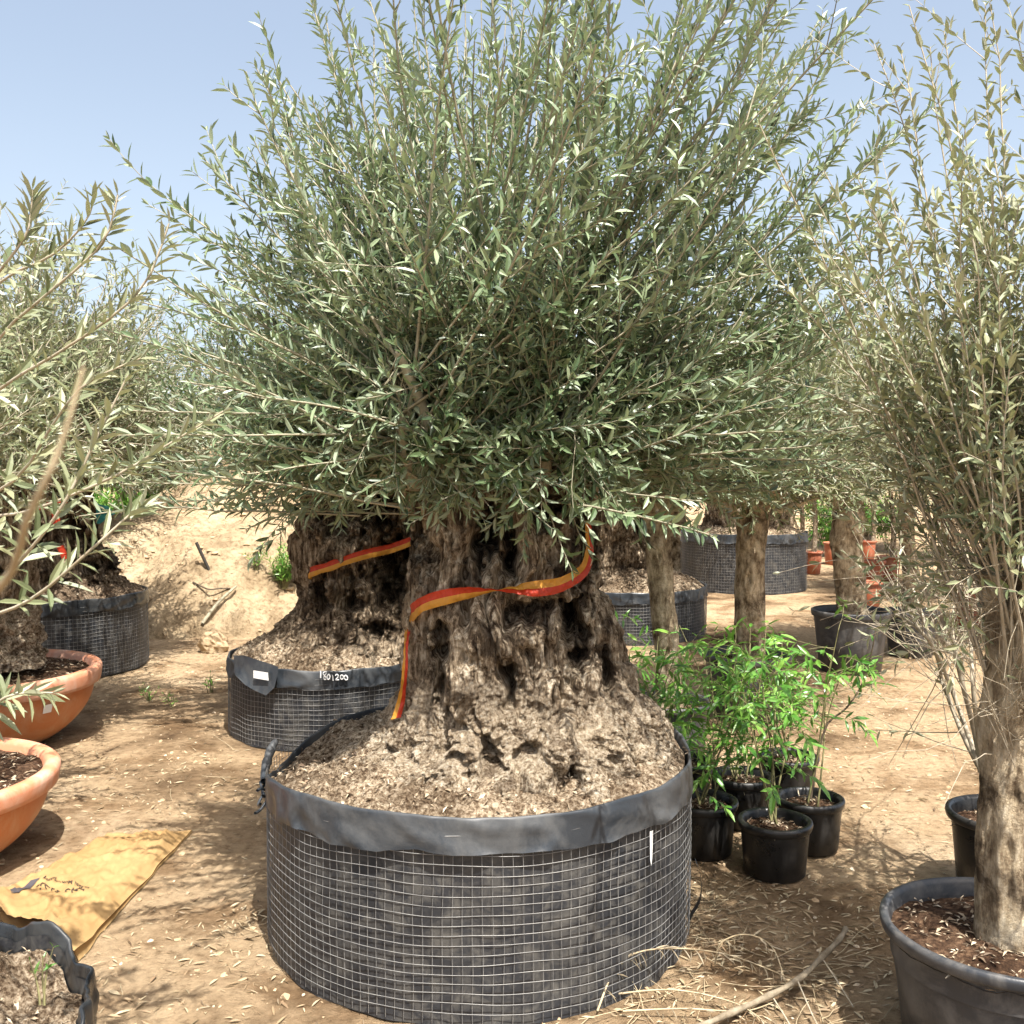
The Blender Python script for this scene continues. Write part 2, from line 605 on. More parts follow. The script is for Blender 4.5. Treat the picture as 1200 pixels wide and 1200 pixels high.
def mound_h(x, y):
    p = np.stack([x, y, 0 * x], -1)
    q = np.stack([(x - MC[0]) / MR[0], (y - MC[1]) / MR[1]], -1)
    wob = .2 * fbm(p * 1.1 + 31, 5, .55)
    r = np.sqrt((q ** 2).sum(-1)) + wob
    h = MH * np.where(r < .22, 1 - r * r * 1.9, np.clip(1.115 - r * 1.0 - .09 * np.sin(np.clip(r, 0, 1.1) * 5.6) - 1.2 * np.clip(r - 1.04, 0, 1), -.4, 2))
    return h * .93 + .06 * fbm(p * 3.2, 5, .6) + .03 * fbm(p * 12, 4, .6) - .05


def warp(n, lo, hi, c, a):
    t = np.linspace(math.asinh((lo - c) / a), math.asinh((hi - c) / a), n)
    return c + a * np.sinh(t)


gx = warp(640, -700, 700, 0, 1.8)
gy = warp(760, -60, 1600, 3.2, 1.8)
X, Y = np.meshgrid(gx, gy, indexing='ij')
z = ground_h(X.ravel(), Y.ravel()) * np.clip(1 - (np.hypot(X.ravel(), Y.ravel()) - 30) / 60, 0, 1)
mb = MB().add(np.stack([X.ravel(), Y.ravel(), z], -1), grid_faces(640, 760))
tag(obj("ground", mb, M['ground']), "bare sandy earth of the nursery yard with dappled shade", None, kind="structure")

gx = np.linspace(-6.6, 1.0, 320)
gy = np.linspace(7.4, 15.2, 320)
X, Y = np.meshgrid(gx, gy, indexing='ij')
z = mound_h(X.ravel(), Y.ravel())
mb = MB().add(np.stack([X.ravel(), Y.ravel(), z], -1), grid_faces(320, 320))
tag(obj("sand_mound", mb, M['mound']), "heap of pale yellow sand and rubble behind the planters", None, kind="structure")

# ------------------------------------------------------------------ builders
def basket(name, label, loc, R, H, seed, rows=None, wavy=.012, band=.09, soil='rootsoil', dome=.1, crumple=0.0, cell=.0254, bandm='band',
           flakes=1500, group="wire mesh planters lined with black plastic", lift=None, soil_drop=.02):
    """wire basket with liner, folded-over band, soil. lift(theta)->extra rim height"""
    rng = np.random.RandomState(seed)
    t = thing(name, label, "planter", (loc[0], loc[1], 0), group)
    so = seed * 3.7
    nth = 360
    th = np.linspace(0, 2 * np.pi, nth, endpoint=False)
    cs, sn = np.cos(th), np.sin(th)
    ring = np.stack([cs * 2.2, sn * 2.2, 0 * th + so], -1)
    rimz = H + wavy * 2.0 * fbm(ring, 3) + crumple * fbm(ring * 2.2 + 4, 2)
    if lift is not None:
        rimz = rimz + lift(th)
    rr = R * (1 + .012 * fbm(ring * .8 + 9, 2)) + crumple * .8 * fbm(ring * 2.6 + 13, 3)
    # liner
    zs = np.linspace(0.004, 1, 26)
    TH, ZS = np.meshgrid(th, zs, indexing='ij')
    zz = ZS * (rimz[:, None] - .03)
    rad = rr[:, None] - .009 + .006 * fbm(np.stack([np.cos(TH) * R * 9, np.sin(TH) * R * 9, zz * 5 + so], -1).reshape(-1, 3), 3).reshape(TH.shape) \
        + .012 * np.exp(-zz / .03) * (.4 + fbm(np.stack([np.cos(TH) * 6, np.sin(TH) * 6, 0 * zz + so], -1).reshape(-1, 3), 2).reshape(TH.shape))
    V = np.stack([np.cos(TH) * rad, np.sin(TH) * rad, zz], -1)
    obj("liner", MB().add(V.reshape(-1, 3), grid_faces(nth, 26, True)), M['liner'], t)
    # wire mesh
    nv = int(round(2 * np.pi * R / cell))
    tv = np.linspace(0, 2 * np.pi, nv, endpoint=False)
    top = H - band * .45
    kk = 12

    def wr(thv, zv):
        base = np.interp(thv % (2 * np.pi), np.append(th, 2 * np.pi), np.append(rr, rr[0]))
        p = np.stack([np.cos(thv) * 3, np.sin(thv) * 3, zv * 3 + so], -1)
        return base + .004 + .007 * fbm(p.reshape(-1, 3), 2).reshape(thv.shape)
    A, Z = np.meshgrid(tv, np.linspace(.012, top, kk), indexing='ij')
    A = A + .35 * cell / R * fbm(np.stack([np.cos(A) * 3, np.sin(A) * 3, Z * 4 + so], -1).reshape(-1, 3), 2).reshape(A.shape)
    r_ = wr(A, Z)
    mb = MB().add(*tube_batch(np.stack([np.cos(A) * r_, np.sin(A) * r_, Z], -1), .00092, 4))
    nr = int(top / cell)
    zr = top - np.arange(nr) * cell - .004
    A, Z = np.meshgrid(np.linspace(0, 2 * np.pi, 200), zr, indexing='xy')
    Z = Z + .6 * cell * fbm(np.stack([np.cos(A) * 2, np.sin(A) * 2, Z * 4 + so], -1).reshape(-1, 3), 2).reshape(A.shape)
    r_ = wr(A, Z) + .0022
    mb.add(*tube_batch(np.stack([np.cos(A) * r_, np.sin(A) * r_, Z], -1), .001, 4))
    obj("wire_mesh", mb, M['wire'], t)
    # folded band
    pr = np.array([[-.012, -.12], [-.010, -.06], [-.004, -.006], [-.002, -.001], [.001, 0], [.004, -.002], [.0055, -.008], [.007, -.02], [.008, -.035],
                   [.0085, -.05], [.009, -.065], [.0095, -.08], [.0095, -.092], [.0095, -.1]])
    npf = len(pr)
    bw = band * (1 + .3 * fbm(ring * 1.3 + 21, 3) + crumple * 4 * fbm(ring * 2 + 8, 2)) / .1
    sc = np.where(pr[None, :, 0] > 0, bw[:, None], 1.0)
    PZ = rimz[:, None] + pr[None, :, 1] * sc
    wr_n = fbm(np.stack([cs[:, None] * R * 14 + 0 * PZ, sn[:, None] * R * 14 + 0 * PZ, PZ * 6 + so], -1).reshape(-1, 3), 3).reshape(PZ.shape)
    PR = rr[:, None] + pr[None, :, 0] + (.007 + crumple * .15) * np.clip(wr_n, -.5 if crumple == 0 else -2, 2) * np.linspace(.2, 1, npf)[None]
    cre = ridged(np.stack([cs[:, None] * R * 5 + PZ * 3, sn[:, None] * R * 5 - PZ * 4, PZ * 9 + so + 3], -1).reshape(-1, 3), 2, .4).reshape(PZ.shape)
    PR = PR + .011 * np.clip(cre - .5, 0, 1) * 2 * np.linspace(.1, 1, npf)[None]
    V = np.stack([cs[:, None] * PR, sn[:, None] * PR, PZ], -1)
    obj("rim_band", MB().add(V.reshape(-1, 3), grid_faces(nth, npf, True)), M[bandm], t)
    # soil
    nr_, nt_ = 90, 260
    rs = np.linspace(0.02, 1, nr_)
    t2 = np.linspace(0, 2 * np.pi, nt_, endpoint=False)
    TT, RS = np.meshgrid(t2, rs, indexing='ij')
    edge = np.interp(TT, np.append(th, 2 * np.pi), np.append(rr, rr[0])) - .014
    x, y = np.cos(TT) * RS * edge, np.sin(TT) * RS * edge
    p = np.stack([x, y, 0 * x + so], -1).reshape(-1, 3)
    rimi = np.interp(TT, np.append(th, 2 * np.pi), np.append(rimz, rimz[0]))
    hh = (rimi - soil_drop) + dome * (1 - RS ** 1.6) + (.055 * fbm(p * 8, 5, .62) + .026 * ridged(p * 22, 4, .6) - .08 * np.clip(fbm(p * 10 + 60, 3) - .2, 0, 1)).reshape(x.shape) * np.clip((1.02 - RS) * 12, .3, 1)
    V = np.stack([x, y, hh], -1)
    so_o = obj("soil", MB().add(V.reshape(-1, 3), grid_faces(nt_, nr_, True)), M[soil], t)
    if flakes:
        k = rng.randint(0, V.reshape(-1, 3).shape[0], flakes)
        B = V.reshape(-1, 3)[k] + rng.normal(size=(flakes, 3)) * [.006, .006, .003] + [0, 0, .004]
        D = rng.normal(size=(flakes, 3)) * [1, 1, .45]
        Nn = rng.normal(size=(flakes, 3)) * .6 + [0, 0, 1]
        L = rng.uniform(.006, .026, flakes)
        fo = obj("mulch", MB().add(*leaf_batch(B, D, Nn, L, L * rng.uniform(.12, .5, flakes), simple=True)), M['mulch'], t, smooth=False)
        fo["kind"] = "stuff"
    return t


def pot(name, label, loc, R, H, mat='pot_grey', seed=0, taper=.78, lip=.016, soil_d=.05, group="black plastic nursery pots", rot=0.0):
    t = thing(name, label, "pot", (loc[0], loc[1], 0), group)
    rb = R * taper
    lh = max(.03, H * .1)
    body = [(0.001, .003), (rb * .9, .003), (rb, .012), (rb + (R - lip - rb) * .5, H * .5), (R - lip, H - lh), (R - lip, H - lh + .002)]
    obj("body", MB().add(*lathe(body, 72)), M[mat], t)
    rim = [(R - lip - .001, H - lh), (R - .002, H - lh + .001), (R, H - lh + .006), (R + .003, H - .012), (R + .001, H - .003), (R - .006, H), (R - .014, H - .002),
           (R - .02, H - .012), (R - .024, H - soil_d - .05)]
    obj("rim", MB().add(*lathe(rim, 72)), M[mat], t)
    nr_, nt_ = 26, 72
    rs = np.linspace(.02, 1, nr_)
    t2 = np.linspace(0, 2 * np.pi, nt_, endpoint=False)
    TT, RS = np.meshgrid(t2, rs, indexing='ij')
    x, y = np.cos(TT) * RS * (R - .02), np.sin(TT) * RS * (R - .02)
    p = np.stack([x, y, 0 * x + seed * 2.3], -1).reshape(-1, 3)
    hh = H - soil_d + .02 * (1 - RS) + (.022 * fbm(p * 14, 4, .6)).reshape(x.shape)
    V = np.stack([x, y, hh], -1)
    obj("soil", MB().add(V.reshape(-1, 3), grid_faces(nt_, nr_, True)), M['potsoil'], t)
    if R > .1:
        rng = np.random.RandomState(seed + 900)
        n = int(260 * (R / .2) ** 2)
        k = rng.randint(0, V.reshape(-1, 3).shape[0], n)
        B = V.reshape(-1, 3)[k] + [0, 0, .004]
        L = rng.uniform(.008, .03, n)
        fo = obj("mulch", MB().add(*leaf_batch(B, rng.normal(size=(n, 3)) * [1, 1, .3], rng.normal(size=(n, 3)) * .5 + [0, 0, 1], L, L * rng.uniform(.15, .45, n), simple=True)), M['mulch'], t, smooth=False)
        fo["kind"] = "stuff"
    t.rotation_euler = (0, 0, rot)
    return t


def old_trunk(prof, seed, mat, hollows=(), burls=(), nth=420, nz=330, ry=.9, depth=1.0, lob=1.0, cap=True, rmax=None):
    """prof: rows (z, x_left, x_right) relative to the base; returns mesh builder (object space)"""
    prof = np.asarray(prof, float)
    order = np.argsort(prof[:, 0])
    prof = prof[order]
    z = np.linspace(prof[0, 0], prof[-1, 0], nz)
    sm = np.ones(9) / 9

    def ip(c):
        a = np.interp(z, prof[:, 0], c)
        return np.convolve(np.pad(a, 4, mode='edge'), sm, 'valid')
    xl, xr = ip(prof[:, 1]), ip(prof[:, 2])
    cx, rx = (xl + xr) / 2, (xr - xl) / 2
    th = np.linspace(0, 2 * np.pi, nth, endpoint=False)
    TH, Z = np.meshgrid(th, z, indexing='ij')
    CX, RX = np.broadcast_to(cx, TH.shape), np.broadcast_to(rx, TH.shape)
    so = seed * 5.1
    low = np.clip(1 - (Z - z[0]) / (z[-1] - z[0]) * 1.35, 0, 1)          # 1 at the foot
    # root lobes/buttresses
    q = np.stack([np.cos(TH) * 1.5, np.sin(TH) * 1.5, Z * 1.1 + so], -1).reshape(-1, 3)
    lobes = fbm(q, 3, .55).reshape(TH.shape)
    q2 = np.stack([np.cos(TH) * 3.4, np.sin(TH) * 3.4, Z * 1.6 + so + 40], -1).reshape(-1, 3)
    lobes2 = ridged(q2, 3, .5).reshape(TH.shape) - .45
    f = 1 + lob * (.12 * lobes + .10 * lobes2 * (.6 + .8 * low))
    x, y = CX + np.cos(TH) * RX * f, np.sin(TH) * RX * ry * f
    nx, ny = np.cos(TH), np.sin(TH) * .95
    P = np.stack([x, y, Z], -1).reshape(-1, 3)
    wq = P + .06 * np.stack([fbm(P * 5 + so, 2), fbm(P * 5 + so + 7, 2), fbm(P * 5 + so + 13, 2)], -1)
    # twisted fibres running up the trunk
    fib = ridged(np.stack([wq[:, 0] * 26, wq[:, 1] * 26, wq[:, 2] * 3.2 + so], -1), 3, .55).reshape(TH.shape)
    lump = fbm(wq * 11 + so, 5, .58).reshape(TH.shape)
    pits = np.clip(fbm(wq * np.array([[7.5, 7.5, 4.5]]) + so + 77, 3).reshape(TH.shape) - .2, 0, 1)
    chunk = ridged(wq * 24 + so + 3, 3, .6).reshape(TH.shape)
    fine = ridged(np.stack([wq[:, 0] * 60, wq[:, 1] * 60, wq[:, 2] * 7 + so], -1), 2, .55).reshape(TH.shape)
    cleft = np.clip(ridged(np.stack([wq[:, 0] * 8, wq[:, 1] * 8, wq[:, 2] * 1.5 + so + 21], -1), 2, .4).reshape(TH.shape) - .5, 0, 1)
    d = (.017 * fib + .010 * fine) * (1 - .4 * low) - .15 * cleft * (1 - .45 * low) + (.024 + .05 * low) * lump - (.16 + .12 * low) * pits + .012 * chunk * low
    d = d * depth
    x = x + nx * d
    y = y + ny * d
    zz = Z + .02 * low * fbm(P * 13 + 55, 3).reshape(TH.shape)
    front = y < .05
    for (hx, hz, hrx, hrz, dp) in hollows:
        wn_ = np.stack([x * 22, zz * 14, 0 * x + hx * 50], -1).reshape(-1, 3)
        jx, jz = fbm(wn_, 3).reshape(x.shape), fbm(wn_ + 31, 3).reshape(x.shape)
        wgt = np.exp(-(((x - hx) / hrx + 1.5 * jx) ** 2 + ((zz - hz) / hrz + 1.3 * jz) ** 2) ** 1.3)
        y = y + np.where(front, wgt * dp * 1.6, 0)
    for (hx, hz, hr, dp) in burls:
        wgt = np.exp(-(((x - hx) / hr) ** 2 + ((zz - hz) / hr) ** 2))
        y = y - np.where(front, wgt * dp, 0)
    if rmax:
        rr_ = np.hypot(x, y)
        k_ = np.where(zz < rmax[1], np.minimum(1, rmax[0] / np.maximum(rr_, 1e-6)), 1)
        x, y = x * k_, y * k_
    V = np.stack([x, y, zz], -1).reshape(-1, 3)
    mb = MB().add(V, grid_faces(nth, nz, True))
    if cap:
        top = np.arange(nth) * nz + nz - 1
        c = V[top].mean(0) + [0, 0, .05]
        mb.V.append(c[None])
        ci = mb.n
        mb.n += 1
        mb.F.append((np.stack([top, np.roll(top, -1), np.full(nth, ci)], -1), 0))
    return mb, V


def slim_trunk(path, r0, r1, seed, nth=64, nz=130, knots=6, flare=.5, kn=.5):
    rng = np.random.RandomState(seed)
    c = catmull(path, nz)
    s = np.linspace(0, 1, nz)
    r = r0 + (r1 - r0) * s + r0 * flare * np.exp(-s / .06) + r1 * .45 * np.exp(-(1 - s) / .06)
    th = np.linspace(0, 2 * np.pi, nth, endpoint=False)
    TH, S = np.meshgrid(th, s, indexing='ij')
    P = np.stack([np.cos(TH), np.sin(TH), S * 6 + seed * 3.3], -1).reshape(-1, 3)
    f = 1 + .17 * fbm(P * .9, 3).reshape(TH.shape) + .09 * fbm(P * 3.2, 5, .6).reshape(TH.shape)
    for k in range(knots):
        kt, ks, kr = rng.uniform(0, 6.28) if k % 2 else rng.uniform(3.6, 5.8), rng.uniform(.1, .95), rng.uniform(.25, .45)
        dt = np.angle(np.exp(1j * (TH - kt)))
        g = np.exp(-((dt / kr) ** 2 + ((S - ks) * 6.5 / kr) ** 2))
        g2 = np.exp(-((dt / kr) ** 2 + ((S - ks) * 6.5 / kr) ** 2) * 6)
        f = f + kn * (.35 * g - .55 * g2)
    R = r[None] * f
    V = np.stack([c[None, :, 0] + np.cos(TH) * R, c[None, :, 1] + np.sin(TH) * R, np.broadcast_to(c[None, :, 2], TH.shape)], -1).reshape(-1, 3)
    mb = MB().add(V, grid_faces(nth, nz, True))
    top = np.arange(nth) * nz + nz - 1
    mb.V.append((V[top].mean(0) + [0, 0, .015])[None])
    mb.F.append((np.stack([top, np.roll(top, -1), np.full(nth, mb.n)], -1), 0))
    mb.n += 1
    return mb


def crown(rng, n=400, top=1.55, side=1.0, low=.75, limb=(.25, .5), nlimb=14, core=.16, thmax=108, sec=5, sec_len=(.15, .38), inter=.022,
          ll=(.045, .07), bare=.35, sides=3, simple=False, lrange=(.55, 1.05), bendk=.5, extra=None, keep=.95, thpow=1.0, twr=1.0, keep_sec=1.0,
          dead=0, envf=None, secs0=.12, mid=.9, ratio=(.2, .28)):
    """returns (twig builder, leaf builder). origin = trunk top"""
    # limbs
    la = np.arange(nlimb) * 2.39996 + rng.uniform(-.3, .3, nlimb)
    lt = np.radians(rng.uniform(12, 80, nlimb))
    LD = np.stack([np.cos(la) * np.sin(lt), np.sin(la) * np.sin(lt), np.cos(lt)], -1)
    LL = rng.uniform(limb[0], limb[1], nlimb)
    LP = shoots(rng, rng.normal(size=(nlimb, 3)) * [core * .5, core * .5, .02] - [0, 0, .06], LD, LL + .06, 7, .3, .8)
    tw = MB().add(*tube_batch(LP, np.linspace(.026, .011, 7)[None] * twr, 6))
    cth = rng.uniform(math.cos(math.radians(thmax)), 1, n)
    th = np.arccos(cth) * np.clip(rng.uniform(0, 1, n) ** thpow * .0 + 1, 0, 1)
    az = rng.uniform(0, 2 * np.pi, n)
    D = np.stack([np.cos(az) * np.sin(th), np.sin(az) * np.sin(th), np.cos(th)], -1)
    pick = np.argmax((D @ LD.T) + rng.normal(size=(n, nlimb)) * .22, 1)
    s = rng.uniform(.25, 1, n) * 5.99
    i = s.astype(int)
    f = (s - i)[:, None]
    P0 = LP[pick, i] * (1 - f) + LP[pick, i + 1] * f
    deg = np.degrees(th)
    env = np.interp(deg, [0, 45, 70, 90, 110, 130], [top, top * mid, (top * mid + side) * .5, side, low, low * .8])
    if envf is not None:
        env = env * envf(az, deg)
    tgt = D * (env * rng.uniform(lrange[0], lrange[1], n))[:, None]
    dv = tgt - P0
    L = np.maximum(np.linalg.norm(dv, axis=1), .18)
    bend = np.where(deg < 75, bendk * np.sin(th), -.25 + rng.normal(size=n) * .3)
    PP = shoots(rng, P0, norm(dv) - np.array([[0, 0, 1]]) * (bend * .35)[:, None], L, 9, bend, .45)
    rad = (.0032 + .0022 * L)[:, None] * np.linspace(1, .35, 9)[None] * twr
    tw.add(*tube_batch(PP, rad, sides))
    lf = MB()
    args = dict(inter=inter, ll=ll, ratio=ratio)
    s0 = np.clip(bare + rng.normal(size=n) * .1, .05, .8)
    nleafy = n - dead
    lf.add(*leaf_batch(*leaves_on(rng, PP[:nleafy], L[:nleafy], s0[:nleafy], keep=keep, **args), curl=.1, simple=simple))
    # side shoots
    m = n * sec
    idx = np.repeat(np.arange(n), sec)
    ss = rng.uniform(secs0, .92, m) * 8
    i = np.minimum(ss.astype(int), 7)
    f = (ss - i)[:, None]
    b0 = PP[idx, i] * (1 - f) + PP[idx, i + 1] * f
    T = norm(PP[idx, i + 1] - PP[idx, i])
    A = norm(np.cross(T, norm(rng.normal(size=(m, 3)))))
    a = np.radians(rng.uniform(28, 60, m))[:, None]
    d2 = np.cos(a) * T + np.sin(a) * A + np.array([[0, 0, .15]])
    L2 = rng.uniform(sec_len[0], sec_len[1], m) * (1.15 - .5 * ss / 8)
    P2 = shoots(rng, b0, d2, L2, 5, .25, .4)
    tw.add(*tube_batch(P2, .0021 * np.linspace(1, .45, 5)[None] * np.ones((m, 1)) * twr, 3))
    kk = rng.uniform(size=m) < keep_sec
    lf.add(*leaf_batch(*leaves_on(rng, P2[kk], L2[kk], .12, keep=keep, **args), curl=.1, simple=simple))
    if extra is not None:
        ex, n_ll, brk, s0e = extra
        Lx = np.linalg.norm(np.diff(ex, axis=1), axis=2).sum(1)
        tw.add(*tube_batch(ex, (brk * np.linspace(1, .4, ex.shape[1]))[None] * np.ones((len(ex), 1)), 6))
        lf.add(*leaf_batch(*leaves_on(rng, ex, Lx, s0e, inter=.034, ll=n_ll, keep=.92, ang=52), curl=.1))
    return tw, lf


def tree(name, label, loc, top, trunk_mb, bark, crown_data, leafm, twigm, group="olive trees", rot=0.0, scale=1.0, cat="tree"):
    """trunk in object space; crown_data=(twig mesh, leaf mesh) with origin at the trunk top"""
    t = thing(name, label, cat, loc, group)
    if trunk_mb is not None:
        obj("trunk", trunk_mb, M[bark], t)
    tm, lm = crown_data
    for nm, me, mt in (("branches", tm, twigm), ("crown", lm, leafm)):
        if not isinstance(me, bpy.types.Mesh):
            me = me.mesh(nm, M[mt], smooth=(nm == "branches"))
        o = link(nm, me, t, top)
        o.rotation_euler = (0, 0, rot)
        o.scale = (scale,) * 3
    return t


# ------------------------------------------------------------------ main planter and tree
MX, MY, MRad, MHt = W(563, 900, 3.16)[0], 3.16, .645, .545


def main_lift(th):
    # right rear of the rim stands a little higher, the left front sags where the plastic is tied
    return .02 * np.exp(-((np.angle(np.exp(1j * (th - .55)))) / .5) ** 2) - .085 * np.exp(-((np.angle(np.exp(1j * (th - 3.05)))) / .42) ** 2)


main_b = basket("wire_planter", "large wire mesh planter in front with wide black plastic rim, holding the thickest trunk", (MX, MY), MRad, MHt, 3,
                soil='rootsoil', dome=.07, flakes=5200, lift=main_lift, wavy=.008, band=.1)
# twisted tie of plastic on the left of the rim
kn = []
for k in range(5):
    a0 = math.radians(184 + k * 2.2)
    pts = [(math.cos(a0) * (MRad + .012 + .012 * math.sin(k * 2 + j)), math.sin(a0) * (MRad + .012) + (j - 3) * .022, MHt - .1 - .008 * k + .012 * math.sin(j * 1.3 + k)) for j in range(7)]
    kn.append(catmull(pts, 16))
mb = MB().add(*tube_batch(np.array(kn), .0045, 6))
tail = catmull([(-MRad - .01, -.1, MHt - .08), (-MRad - .018, -.03, MHt - .055), (-MRad - .01, .02, MHt - .01), (-MRad + .005, .03, MHt + .01)], 14)[None]
mb.add(*tube_batch(tail, np.array([.008, .01, .012, .012, .014, .016, .013, .015, .016, .013, .012, .011, .008, .004])[None], 7))
obj("tied_plastic", mb, M['band'], main_b)
# white paint mark and torn strip on the right of the wire
a0 = math.radians(-21)
def on_rim(a, z, r=MRad + .012):
    return np.array([math.cos(a) * r, math.sin(a) * r, z])
ml = np.array([on_rim(math.radians(-44) + w * (.011 - .005 * k / 5), MHt - .105 - k * .019) for k in range(6) for w in (-1, 1)])
ml[-2:] = ml[-2:].mean(0)
obj("white_tag", MB().add(ml, grid_faces(6, 2)), M['white'], main_b)
st = []
for k in range(9):
    z_ = .21 - k * .025
    for w in (0, 1):
        st.append(on_rim(math.radians(-4 - w * 3 + 1.5 * math.sin(k)), z_, MRad + .02 + .02 * math.sin(k * .5)))
obj("torn_strip", MB().add(np.array(st), grid_faces(9, 2)), M['band'], main_b)
TB = np.array([MX, MY, 0])
TY = MY


def prof_px(rows, Y, cx):
    out = []
    for py, l, r in rows:
        a, b_ = W(l, py, Y), W(r, py, Y)
        out.append((a[2], a[0] - cx, b_[0] - cx))
    return out


rows = [(548, 500, 688), (575, 494, 690), (620, 490, 690), (680, 483, 694), (720, 478, 712), (760, 476, 722), (800, 474, 744), (828, 464, 761),
        (848, 446, 774), (868, 416, 786), (885, 395, 790), (950, 388, 792)]
hol = []
for px, py, rx, rz, dp in ((573, 628, 15, 34, .2), (600, 650, 8, 24, .14), (676, 745, 14, 36, .22), (622, 722, 30, 15, .10), (598, 796, 10, 20, .12),
                           (514, 780, 8, 44, .12),  (668, 915, 7, 24, .10), (575, 880, 8, 16, .07),
                           (640, 600, 24, 18, .12), (692, 640, 12, 36, .14), (488, 640, 14, 50, .05), (716, 800, 8, 24, .08), (545, 700, 5, 40, .05)):
    p = W(px, py, TY - .3)
    hol.append((p[0] - MX, p[2], rx * .0024, rz * .0024, dp))
bur = []
for px, py, r, dp in ((565, 745, 34, .05), (520, 760, 16, .03), (545, 800, 26, .05), (660, 700, 12, .03), (640, 870, 30, .04), (730, 850, 22, .03), (500, 850, 26, .03), (585, 945, 26, .03),
                      (480, 910, 24, .04), (690, 905, 18, .03), (655, 745, 12, .04)):
    p = W(px, py, TY - .3)
    bur.append((p[0] - MX, p[2], r * .0024, dp))
tm_, mainV = old_trunk(prof_px(rows, TY, MX), 4, 'bark_old', hol, bur, nth=660, nz=460, ry=.97, rmax=(.605, .62))
rng = np.random.RandomState(11)
mtop = W(588, 548, TY) - TB
twb, lfb = crown(rng, n=560, top=1.85, side=1.0, low=.82, limb=(.2, .42), nlimb=18, core=.3, thmax=98, sec=4, bare=.3, bendk=.85, twr=1.0, mid=.8, lrange=(.6, 1.05), inter=.025, ll=(.043, .068),
                 envf=lambda az, deg: (1 - .62 * np.clip(-np.sin(az), 0, 1) * np.clip((deg - 25) / 40, 0, 1)) * (1 + .1 * np.exp(-((deg - 35) / 18) ** 2)) * (1 + (.12 * np.exp(-((deg - 38) / 22) ** 2) + .1 * np.clip((deg - 15) / 40, 0, 1)) * np.cos(az)))
# wide level boughs low in the crown, left and right
nb_ = 90
az_ = np.where(rng.uniform(size=nb_) < .55, math.pi, 0) + rng.normal(size=nb_) * .55
th_ = np.radians(rng.uniform(58, 96, nb_))
dd_ = np.stack([np.cos(az_) * np.sin(th_), np.sin(az_) * np.sin(th_), np.cos(th_)], -1)
Lb_ = rng.uniform(.55, .95, nb_)
dd_[:, 2] = np.where(dd_[:, 0] < 0, np.maximum(dd_[:, 2], .06), dd_[:, 2])
Pb_ = shoots(rng, dd_ * .28 + rng.normal(size=(nb_, 3)) * .07, dd_, Lb_, 9, -.1, .45)
twb.add(*tube_batch(Pb_, .004 * np.linspace(1, .4, 9)[None] * np.ones((nb_, 1)), 4))
lfb.add(*leaf_batch(*leaves_on(rng, Pb_, Lb_, .15, inter=.024, ll=(.043, .07), ratio=(.2, .28), up=.9), curl=.1))
# long leader shoots that give the crown its ragged outline
ld = []
for (sx, sy), (mx, my), (tx, ty), dy in (((700, 440), (860, 250), (992, 48), 0), ((720, 460), (900, 300), (1040, 165), .1), ((700, 420), (840, 240), (962, 120), -.2), ((720, 480), (900, 370), (1062, 262), .2),
                                         ((690, 430), (800, 200), (905, -10), 0), ((660, 420), (740, 200), (800, 0), -.2), ((560, 430), (440, 220), (362, -8), 0), ((540, 440), (400, 260), (298, 75), -.1),
                                         ((540, 460), (370, 320), (238, 185), 0), ((540, 470), (350, 350), (203, 235), -.15), ((560, 430), (520, 200), (460, 65), -.2), ((570, 430), (470, 240), (400, 90), .15),
                                         ((640, 420), (680, 200), (700, -20), -.1), ((600, 420), (600, 200), (640, 10), .1), ((720, 450), (850, 330), (985, 175), -.25), ((540, 480), (380, 400), (262, 300), .1),
                                         ((690, 430), (830, 190), (935, 60), .2), ((560, 440), (440, 260), (335, 140), .1)):
    ld.append(catmull([W(sx, sy, TY) - TB - mtop, W(mx, my, TY + dy * .5) - TB - mtop, W(tx, ty, TY + dy) - TB - mtop], 12))
ld = np.array(ld)
Ll = np.linalg.norm(np.diff(ld, axis=1), axis=2).sum(1)
twb.add(*tube_batch(ld, .0055 * np.linspace(1, .35, 12)[None] * np.ones((len(ld), 1)), 5))
lfb.add(*leaf_batch(*leaves_on(rng, ld, Ll, .15, inter=.024, ll=(.045, .07), ratio=(.2, .28)), curl=.1))
k_ = np.repeat(np.arange(len(ld)), 7)
q_ = rng.randint(3, 10, len(k_))
ds_ = norm(ld[k_, q_ + 1] - ld[k_, q_]) + rng.normal(size=(len(k_), 3)) * .42
Ls_ = rng.uniform(.14, .36, len(k_))
Ps_ = shoots(rng, ld[k_, q_], ds_, Ls_, 6, .3, .3)
twb.add(*tube_batch(Ps_, .0022 * np.linspace(1, .45, 6)[None] * np.ones((len(k_), 1)), 3))
lfb.add(*leaf_batch(*leaves_on(rng, Ps_, Ls_, .1, inter=.026, ll=(.048, .074), ratio=(.2, .28)), curl=.1))
# a few bare dead shoots at the very top
dp0 = np.array([[-.12, -.1, .5], [-.06, -.1, .5], [-.02, 0, .6], [-.2, 0, .5], [.0, -.1, .6]])
dd0 = np.array([[.02, .05, 1], [.05, 0, 1], [.0, .02, 1], [-.05, 0, 1], [.1, 0, 1]])
twb.add(*tube_batch(shoots(rng, dp0, dd0, np.array([1.05, 1.0, .95, .85, .9]), 9, 0, .35), .0026 * np.linspace(1, .5, 9)[None] * np.ones((5, 1)), 4))
main_t = tree("olive_tree", "biggest olive tree with a massive gnarled trunk wrapped in red and yellow tape", (MX, MY, 0), mtop, tm_, 'bark_old', (twb, lfb), 'leaf', 'twig')


def front_y(V, x, z, w=.02):
    k = (np.abs(V[:, 0] - x) < w) & (np.abs(V[:, 2] - z) < w)
    return V[k, 1].min() if k.any() else None


